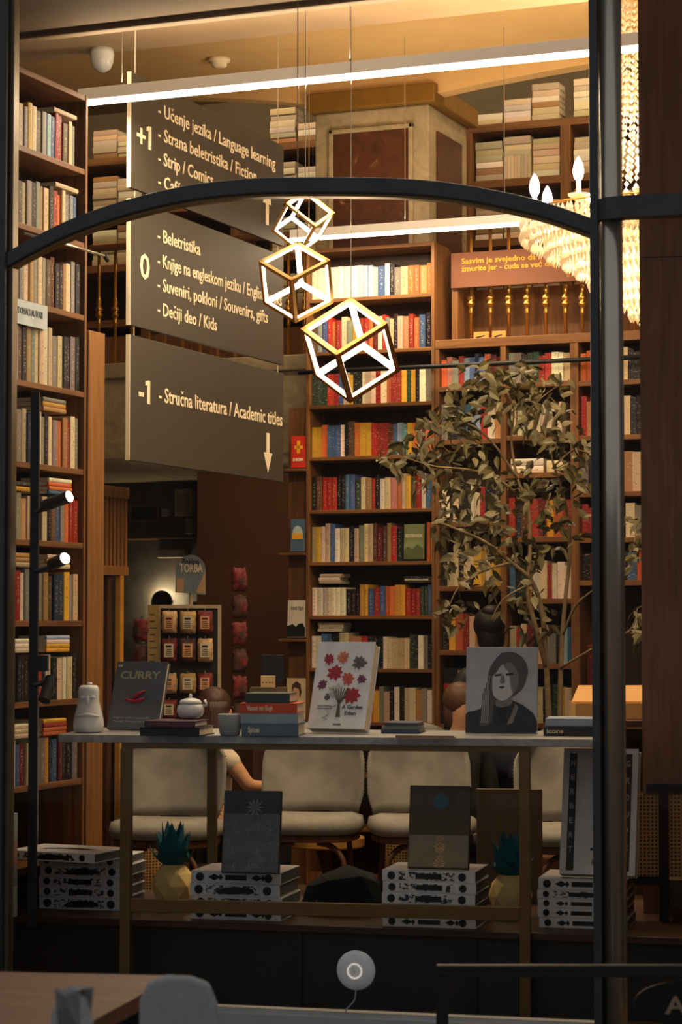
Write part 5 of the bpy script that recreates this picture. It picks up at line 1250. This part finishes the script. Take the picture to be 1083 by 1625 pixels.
person('woman with long brown hair in a cream striped top, seated, arm reaching right', 338, 12.45, .33, R(128), BRN, STRIPE, JEAN, reach=(-1, (-.21, -.1, .69), (-.17, -.4, .67), (.2, -1, 0)))
person('person with dark pinned-up hair and black quilted jacket standing behind the portrait book', 778, 12.75, .45, R(200), DKH, DJ, JEAN, standing=True, longhair=False, long_sleeve=True)
person('person with brown hair in a dark olive jacket, seated left of the portrait book', 728, 12.35, .36, R(35), LBR, DG, JEAN, longhair=False, long_sleeve=True)

# ------------------------------------------------------------------ souvenir rack
dR = 13.15; q = onD(305, 985, dR); rk = thing('souvenir_rack', 'revolving souvenir rack hung with folded bags behind the grey cookbook', 'rack', (q.x, q.y, 0), YAW)
KF = Fr(q, YAW); kp = lambda px, py: KF.px(px, py)
WIRE = mat('cream_metal', (196, 178, 144), .5)
x0, x1, x2 = kp(235, 965).x, kp(253, 965).x, kp(346, 965).x; zt = kp(300, 960).z
MB().box(x0, x1, -.012, -.002, .25, zt).build('side_strip', mat('ochre_strip', (176, 146, 84), .6), rk)
m = MB()
for i in range(30): z = .5+(zt-.56)*i/29; m.box(x0+.012, x0+.012+(.03 if i % 3 else .042), -.0135, -.0125, z, z+.006)
m.build('strip_print', INK, rk)
m = MB(); m.box(x1, x2, -.008, .0, zt-.02, zt); m.box(x2, x2+.02, -.012, .0, .25, zt); m.box(x1, x1+.008, -.008, 0, .25, zt); m.build('front_frame', WIRE, rk)
MB().box(x1, x2, .004, .012, .25, zt-.02).build('backing', mat('dark_backing', (40, 32, 26), .8), rk)
m = MB().tube([(0, .14, .03), (0, .14, zt+.02)], .02, 10); m.lathe([(.22, 0), (.22, .02), (.03, .035)], 20, (0, .14, 0)); m.build('stand', BLACK, rk)
sgx = kp(303, 920)
hd_ = MB(); hd_.tube([(sgx.x-.0, .01, zt), (sgx.x, .01, kp(303, 940).z)], .012, 8); hd_.build('header_post', WIRE, rk)
zc_h = kp(303, 905).z; r = (kp(328, 905).x-kp(279, 905).x)/2
hb = MB().prism([(sgx.x+r*.96*math.cos(a*math.pi/12), zc_h+.0+r*math.sin(a*math.pi/12)) for a in range(13)]+[(sgx.x-r, kp(303, 940).z), (sgx.x+r*.98, kp(303, 944).z)], -.012, -.004).build('header_sign', mat('header_blue', (120, 134, 142), .6), rk)
text('TORBA', r*1.5, .05, CREAM, rk, face_mtx((sgx.x-r*.72, -.0135, kp(303, 908).z)), name='header_lettering'); text('Poklon', r*1.1, .035, mat('navy_print', (44, 54, 70), .6), rk, face_mtx((sgx.x-r*.55, -.0135, kp(303, 896).z)), name='header_lettering')
m = MB(); m.box(sgx.x-r*.9, sgx.x-r*.45, -.0135, -.0125, kp(303, 940).z, kp(303, 918).z); m.prism([(sgx.x+r*.95, kp(303, 942).z), (sgx.x+r*.95, kp(303, 906).z), (sgx.x+r*.35, kp(303, 940).z)], -.0135, -.0125); m.build('header_picture', mat('header_sand', (196, 160, 116), .6), rk)
BAGC = [mat('bag_cream', (206, 176, 130), .7, var=.3, scale=30), mat('bag_sand', (188, 156, 100), .7, var=.35, scale=34), mat('bag_red', (120, 46, 40), .7, var=.7, scale=28), mat('bag_floral', (92, 58, 48), .7, var=.7, scale=26)]
LBL = mat('kraft_label', (232, 172, 120), .6); LBW = mat('pale_label', (222, 206, 172), .6)
def pouch(W, H, bulge=.026, rough=.003):
    m = MB(); nx, nz = 8, 9; vs = []; fs = []
    for j in range(nz):
        for i in range(nx):
            u, v = i/(nx-1), j/(nz-1); bul = (1-(2*u-1)**4)*(1-(2*v-1)**4); vs.append((W*(.5+(u-.5)*(1-.08*(2*v-1)**2))+random.uniform(-rough, rough), .012-bulge*bul+random.uniform(-rough, rough), H*v+random.uniform(-rough, rough)))
    for j in range(nz-1):
        for i in range(nx-1): k0 = j*nx+i; fs.append((k0, k0+1, k0+nx+1, k0+nx))
    n0 = len(vs); vs += [(x, .024, z) for x, y, z in vs]; fs += [tuple(n0+q for q in f_)[::-1] for f_ in fs]
    rim = [i for i in range(nx)]+[j*nx+nx-1 for j in range(1, nz)]+[(nz-1)*nx+i for i in range(nx-2, -1, -1)]+[j*nx for j in range(nz-2, 0, -1)]
    for i in range(len(rim)): a_, b_ = rim[i], rim[(i+1) % len(rim)]; fs.append((a_, b_, b_+n0, a_+n0))
    return m.add(vs, fs)
for row, (y0, y1) in enumerate(((970, 1005), (1013, 1050), (1068, 1100), (1110, 1140))):
    for col, (a, b) in enumerate(((257, 282), (286, 312), (314, 339))):
        p0, p1 = kp(a, y1), kp(b, y0); W, H = p1.x-p0.x, p1.z-p0.z; pos = KF.w(p0.x, -.05, p0.z)
        o = thing('folded_bag', f'{("cream","sand-coloured","red-trimmed")[col]} folded bag, {("left","middle","right")[col]} column, {ORD[row]} row of the souvenir rack', 'bag', pos, YAW, 'folded bags on the souvenir rack')
        pouch(W, H).build('pouch', BAGC[(col+row*2) % 4 if row else col], o, smooth=True)
        MB().box(W*.2, W*.8, -.02, -.0165, H*.2, H*.78).build('label_card', LBW if (row+col) % 2 else LBL, o)
        m = MB(); m.box(W*.32, W*.68, -.0208, -.0201, H*.62, H*.7); [m.box(W*(.28+.02*q), W*(.72-.02*q), -.0208, -.0201, H*(.27+.08*q), H*(.3+.08*q)) for q in range(4)]; m.build('label_print', INK, o)
        MB().tube([(W*.5, .0, H*.97), (W*.5, .0, H+.012), (W*.5, .046, H+.014)], .002, 6).build('hook', STEEL, o)
random.seed(77)
for i in range(9):
    right = i < 6; n_ = i if right else i-6
    p_ = kp(371, 930+n_*43) if right else kp(236, 1010+n_*42); H = .135; W = .1
    pos = KF.w(p_.x, (.02, .06)[i % 2], p_.z-.03)
    o = thing('folded_bag', f'{ORD[n_]} patterned bag from the top down the {"right" if right else "left"} face of the souvenir rack', 'bag', pos, YAW+R(38 if right else 142-180-0), 'patterned bags on the rack sides')
    if not right: o.location -= KF.ex*.095
    pouch(W, H, .034, .007).build('pouch', BAGC[2+i % 2], o, smooth=True); MB().box(W*.25, W*.7, -.026, -.0225, H*.3, H*.62).build('label_card', BAGC[2+(i+1) % 2], o)
    MB().tube([(W*.5, .015, H*.97), (W*.5, .02, H+.012), (W*.45, .05, H+.014)], .002, 6).build('hook', BLACK, o)

# ------------------------------------------------------------------ things on the lower back walls
YM = 15.2
p = onY(258, 955, YM-.12); mi = thing('wall_mirror', 'round backlit mirror glowing on the dark wall', 'mirror', (p.x, YM, p.z))
MB().tube([(0, -.14, 0), (0, -.12, 0)], .085, 32).build('mirror_disc', mat('dark_mirror', (40, 38, 34), .1, .6), mi); MB().tube([(0, -.119, 0), (0, -.112, 0)], .08, 32).build('glow_ring', emit('mirror_glow', (1, .84, .6), 40), mi); MB().tube([(0, -.112, 0), (0, -.001, 0)], .03, 12).build('mount', BLACK, mi)
light('POINT', 'mirror_light', (-.05, -.035, .04), 5, (1, .8, .52), .04, parent=mi)
a, b = onY(207, 829, YM), onY(254, 801, YM); o = thing('vent', 'slatted air vent high on the dark wall', 'vent', (a.x, YM, a.z)); m = MB(); W, H = b.x-a.x, b.z-a.z
m.box(0, W, -.02, -.001, 0, .012).box(0, W, -.02, -.001, H-.012, H).box(0, .012, -.02, -.001, 0, H).box(W-.012, W, -.02, -.001, 0, H); m.build('frame', mat('vent_frame', (84, 70, 52), .6), o); m = MB(); [m.box(.012, W-.012, -.016, -.006, .02+i*(H-.03)/6, .03+i*(H-.03)/6) for i in range(6)]; m.build('slats', BLACK, o)
for i, (x0_, y0_, x1_, y1_, lab) in enumerate(((283, 820, 311, 776, 'pale fuse box on the dark wall beside the brown corner'), (300, 848, 311, 822, 'small pale switch box below the fuse box'), (262, 820, 272, 808, 'small round white detector right of the vent'), (255, 886, 300, 872, 'flat pale bracket under the ledge on the dark wall'))):
    a, b = onY(x0_, y0_, YM), onY(x1_, y1_, YM); o = thing(('fuse_box', 'switch_box', 'wall_detector', 'wall_bracket')[i], lab, ('box', 'box', 'detector', 'bracket')[i], (a.x, YM, a.z)); W, H = b.x-a.x, b.z-a.z
    MB().box(0, W, -.07, -.001, 0, H).build('case', mat('dull_white', (128, 118, 100), .6), o, bevel=.008); MB().box(W*.12, W*.88, -.074, -.0705, H*.12, H*.8).build('cover', mat('dull_cover', (112, 104, 88), .6), o)
a, b = onY(205, 857, YM), onY(312, 853, YM); o = sroot('trim_2', (0, YM, 0)); MB().box(a.x-.3, b.x, -.03, -.001, a.z, b.z).build('ledge', mat('ledge_trim', (150, 124, 84), .5), o)
# slatted wooden gate box and its post, left
XG = -5.62; ya, yb = onX(150, 850, XG).y, onX(205, 850, XG).y; z0, z1 = onX(185, 913, XG).z, onX(185, 772, XG).z
o = thing('slatted_screen', 'slatted oak screen raised on a post beside the wooden pilaster', 'screen', (XG, 0, 0))
m = MB(); m.box(-.03, .0, ya, yb, z1-.06, z1).box(-.03, 0, ya, yb, z0, z0+.05); m.build('rail', OAK, o, bevel=.003)
for i in range(9): y = ya+.02+(yb-ya-.04)*i/8; MB().box(-.022, -.006, y-.011, y+.011, z0+.05, z1-.06).build('slat', OAK, o)
y = onX(195, 1000, XG).y; MB().box(-.03, .0, y-.03, y+.01, 0, z0).build('post', mat('yellow_oak', (186, 134, 52), .5), o); y = onX(180, 1000, XG).y; MB().box(-.04, -.02, y-.03, y+.02, 0, z0).build('post', DWOOD, o)
# service counter and what stands on it
dC = 13.1; a, b = onD(402, 985, dC), onD(452, 985, dC); ZK = onD(410, 1092, dC).z; ct_ = thing('counter', 'dark service counter in the corner left of the tall bookcase', 'counter', (a.x, a.y, 0), YAW); W = (b-a).length
MB().box(0, W, 0, .3, 0, ZK-.04).build('front', DWOOD, ct_); MB().box(-.02, W+.01, -.02, .3, ZK-.04, ZK).build('counter_top', mat('counter_top', (92, 76, 52), .5), ct_)
p = onD(416, 985, dC+.16); o = thing('monitor', 'black monitor on the service counter', 'monitor', (p.x, p.y, ZK+.001), YAW); MB().box(0, .13, 0, .02, .03, onD(416, 1040, dC).z-ZK).build('screen', BLACK, o, bevel=.003); MB().box(.04, .09, -.02, .05, 0, .03).build('foot', BLACK, o)
p = onD(414, 985, dC+.03); o = thing('socket_block', 'beige power socket block on the service counter', 'socket', (p.x, p.y, ZK+.001), YAW); H = onD(414, 1073, dC).z-ZK
MB().box(0, .085, 0, .06, 0, H).build('case', mat('beige_plastic', (206, 178, 132), .5), o, bevel=.004); m = MB(); [m.tube([(.014+.019*i, -.001, H*.45), (.014+.019*i, .0005, H*.45)], .004, 8) for i in range(4)]; m.build('socket_holes', INK, o)
# open carton on a pedestal at right, tan board, cane chair
dB = 10.5; p = onD(955, 985, dB); ZB_ = onD(955, 1142, dB).z
o = thing('pedestal_table', 'slim pedestal table hidden behind the tall lettered volume', 'table', (p.x+.04, p.y+.12, 0), YAW); MB().lathe([(.16, 0), (.16, .02), (.03, .03), (.03, ZB_-.03)], 20).build('pedestal', BLACK, o); MB().lathe([(.22, ZB_-.03), (.22, ZB_-.001)], 28).build('tabletop', CHW, o)
o = thing('carton', 'open cardboard carton with raised flap right of the ficus trunk', 'box', onD(913, 985, dB)*1, YAW); o.location.z = ZB_+.001; CB = mat('cardboard', (206, 160, 98), .8, 0, .05); W = (onD(1030, 985, dB)-onD(913, 985, dB)).length; H = .075
m = MB(); m.box(0, W, 0, .004, 0, H).box(0, W, .26, .264, 0, H).box(0, .004, .004, .26, 0, H).box(W-.004, W, .004, .26, 0, H).box(0, W, 0, .264, 0, .003); m.build('body', CB, o)
MB().add([(.01, .262, H), (W-.0, .262, H), (W+.04, .33, H+.075), (-.03+.08, .33, H+.075), (.01, .266, H), (W, .266, H), (W+.04, .334, H+.075), (.05, .334, H+.075)], [(0, 1, 2, 3), (7, 6, 5, 4), (0, 4, 5, 1), (2, 6, 7, 3), (1, 5, 6, 2), (0, 3, 7, 4)]).build('flap', CB, o)
p = onD(1006, 985, 11.5); o = face_book.__wrapped__ if False else thing('framed_card', 'tan card with drawn leaves leaning at the right end of the bookcase', 'card', onY(988, 1078, YT-.02), 0)
MB().box(0, .1, 0, .012, 0, .2).build('card', mat('tan_card', (186, 142, 92), .6), o); MB().box(.02, .07, -.001, 0, .08, .15).build('card_label', CREAM, o); o.location.z = g[2][5][2]+.001; o.location.y = YT+.06
b = onZ(757, 1420, ZP); a_ = onD(757, 1385, 10.05); c_ = onD(843, 1252, 10.05); o = thing('cardboard_panel', 'plain tan cardboard panel standing between the bronze-toned book and the right table leg', 'panel', (a_.x, a_.y, ZP+.001), YAW-R(4)); MB().box(0, (c_-a_).xy.length+.05, 0, .02, 0, c_.z-ZP).build('sheet', mat('shaded_cardboard', (112, 94, 72), .8, 0, .04), o, bevel=.003)  # shade on the panel is put into its darker base colour
dS = 9.45; a_ = onD(1012, 985, dS); o = thing('cane_screen', 'cane panel screen with black posts at the right window edge', 'screen', (a_.x, a_.y, ZP+.001), YAW); SF = Fr(a_, YAW); sx = lambda q: SF.px(q, 1300).x; sz = lambda q: SF.px(1040, q).z-ZP
MB().box(sx(1008), sx(1120), .015, .025, sz(1392), sz(1262)).build('cane_panel', CANE, o); m = MB(); m.box(sx(1046), sx(1062), 0, .035, 0, sz(1244)); m.build('post', BLACK, o); MB().box(sx(1026), sx(1120), -.002, .034, sz(1260), sz(1244)).build('top_rail', BLACK, o); MB().box(sx(1008), sx(1046), .0, .035, sz(1405), sz(1392)).build('bottom_rail', BLACK, o); MB().box(sx(1062), sx(1130), -.02, .2, sz(1440), sz(1398)).build('seat', mat('dark_seat', (66, 52, 38), .7), o)

# ------------------------------------------------------------------ on the glass and outside
p = S.at(565, 1540, -.02); o = thing('round_speaker', 'round white smart device with a ring mark on the lower window glass', 'device', p, S.a)
m = MB().lathe([(.001, -.02), (.05, -.018), (.072, -.006), (.075, .004), (.07, .012), (.001, .014)], 40); m.v = [(x, z, y) for x, y, z in m.v]; m.build('body', mat('white_plastic', (236, 236, 234), .5), o, smooth=True)
m = MB(); m.tube([(.027*math.cos(2*math.pi*i/32), -.0205, .027*math.sin(2*math.pi*i/32)) for i in range(33)], .003, 6); m.build('ring_mark', emit('ring_light', (1, .92, .84), .35), o)
cp2 = S.px(548, 1606, -.02); c0 = S.loc(p); m = MB(); m.tube(smooth_pts([(0, 0, -.074), (-.004, -.004, -.11), (-.03, -.006, -.14), (cp2.x-c0.x, -.004, ZS-p.z+.004)]), .003, 6); m.build('cable', mat('pale_cable', (150, 150, 150), .5), o, smooth=True)
# outdoor table and chairs
ztb = .75; far_l, far_r, near_r = onZ(-60, 1541, ztb), onZ(280, 1548, ztb), onZ(140, 1624, ztb)
o = thing('outdoor_table', 'brown wooden outdoor table at the lower left corner', 'table', (far_r.x, far_r.y, 0)); vs = []
u1 = (far_l-far_r); u2 = (near_r-far_r); P_ = [Vector((0, 0, 0)), u1*1.3, u1*1.3+u2*1.6, u2*1.6]
TW = wood('table_slats', (142, 96, 74), (112, 74, 56), .5, 'x'); m = MB(); m.add([(v.x, v.y, z) for z in (ztb-.035, ztb) for v in P_], [(3, 2, 1, 0), (4, 5, 6, 7), (0, 1, 5, 4), (1, 2, 6, 5), (2, 3, 7, 6), (3, 0, 4, 7)]); m.build('tabletop', TW, o)
for t in (.12, .88):
    for t2 in (.1, .85): v = P_[0]+u1*1.3*t+u2*1.6*t2; MB().box(v.x-.025, v.x+.025, v.y-.025, v.y+.025, 0, ztb-.035).build('leg', BLACK, o)
FAB = mat('grey_fabric', (164, 164, 164), .9, 0, .1, 60)
def out_chair(label, px0, px1, py, d, yaw):
    a, b = onD(px0, py, d), onD(px1, py, d); W = (b-a).xy.length; o = thing('outdoor_chair', label, 'chair', (a.x, a.y, 0), YAW+yaw, 'grey outdoor chairs'); zt = a.z
    pr_ = [(-.012, .45), (-.006, zt-.05), (.012, zt-.012), (.05, zt), (W-.05, zt-.002), (W-.012, zt-.016), (W+.006, zt-.06), (W+.02, .45)]
    MB().prism(pr_, 0, .035).build('backrest', FAB, o, bevel=.008); MB().box(-.01, W+.01, .035, .45, .42, .47).build('seat', FAB, o, bevel=.015)
    for x in (.01, W-.01):
        for y in (.02, .42): MB().tube([(x, y, .42), (x, y, 0)], .014, 8).build('leg', BLACK, o)
out_chair('grey fabric outdoor chair, the wider one, at the corner of the wooden table', 226, 340, 1550, 4.75, R(0)); out_chair('grey fabric outdoor chair turned sideways against the wooden table edge', 84, 142, 1568, 4.1, R(-40))
# low barrier with oval plaque
dF = 6.4; a_ = onD(693, 1532, dF); o = thing('barrier', 'low black metal frame with an oval plaque outside at lower right', 'barrier', (a_.x, a_.y, 0), YAW); BFm = Fr(a_, YAW); zt = a_.z; x1 = BFm.px(1150, 1532).x; th = .034
m = MB(); m.box(0, x1, 0, .03, zt-th, zt); m.build('top_bar', BLACK, o, bevel=.003)
MB().box(0, th, 0, .03, 0, zt-th).build('post', BLACK, o, bevel=.003); MB().box(x1-th, x1, 0, .03, 0, zt-th).build('post', BLACK, o); MB().box(th, x1-th, 0, .03, .15, .18).build('bottom_bar', BLACK, o)
cx_, cz_ = BFm.px(1078, 1592).x, BFm.px(1078, 1592).z; rx_, rz_ = BFm.px(1150, 1592).x-cx_, cz_-BFm.px(1078, 1626).z
pq = MB().prism([(cx_+rx_*math.cos(i*math.pi/20), cz_+rz_*math.sin(i*math.pi/20)) for i in range(40)], -.008, .004).build('oval_plaque', mat('black_enamel', (14, 13, 13), .3), o)
text('An', rx_*.75, rz_*.8, mat('cream_letter', (150, 132, 104), .5), o, face_mtx((cx_-rx_*.32, -.0095, cz_-rz_*.45)), name='plaque_lettering')
MB().box(cx_-.012, cx_+.012, .006, .02, .18, zt-th).build('plaque_bar', BLACK, o)
bpy.data.objects.remove(proto)
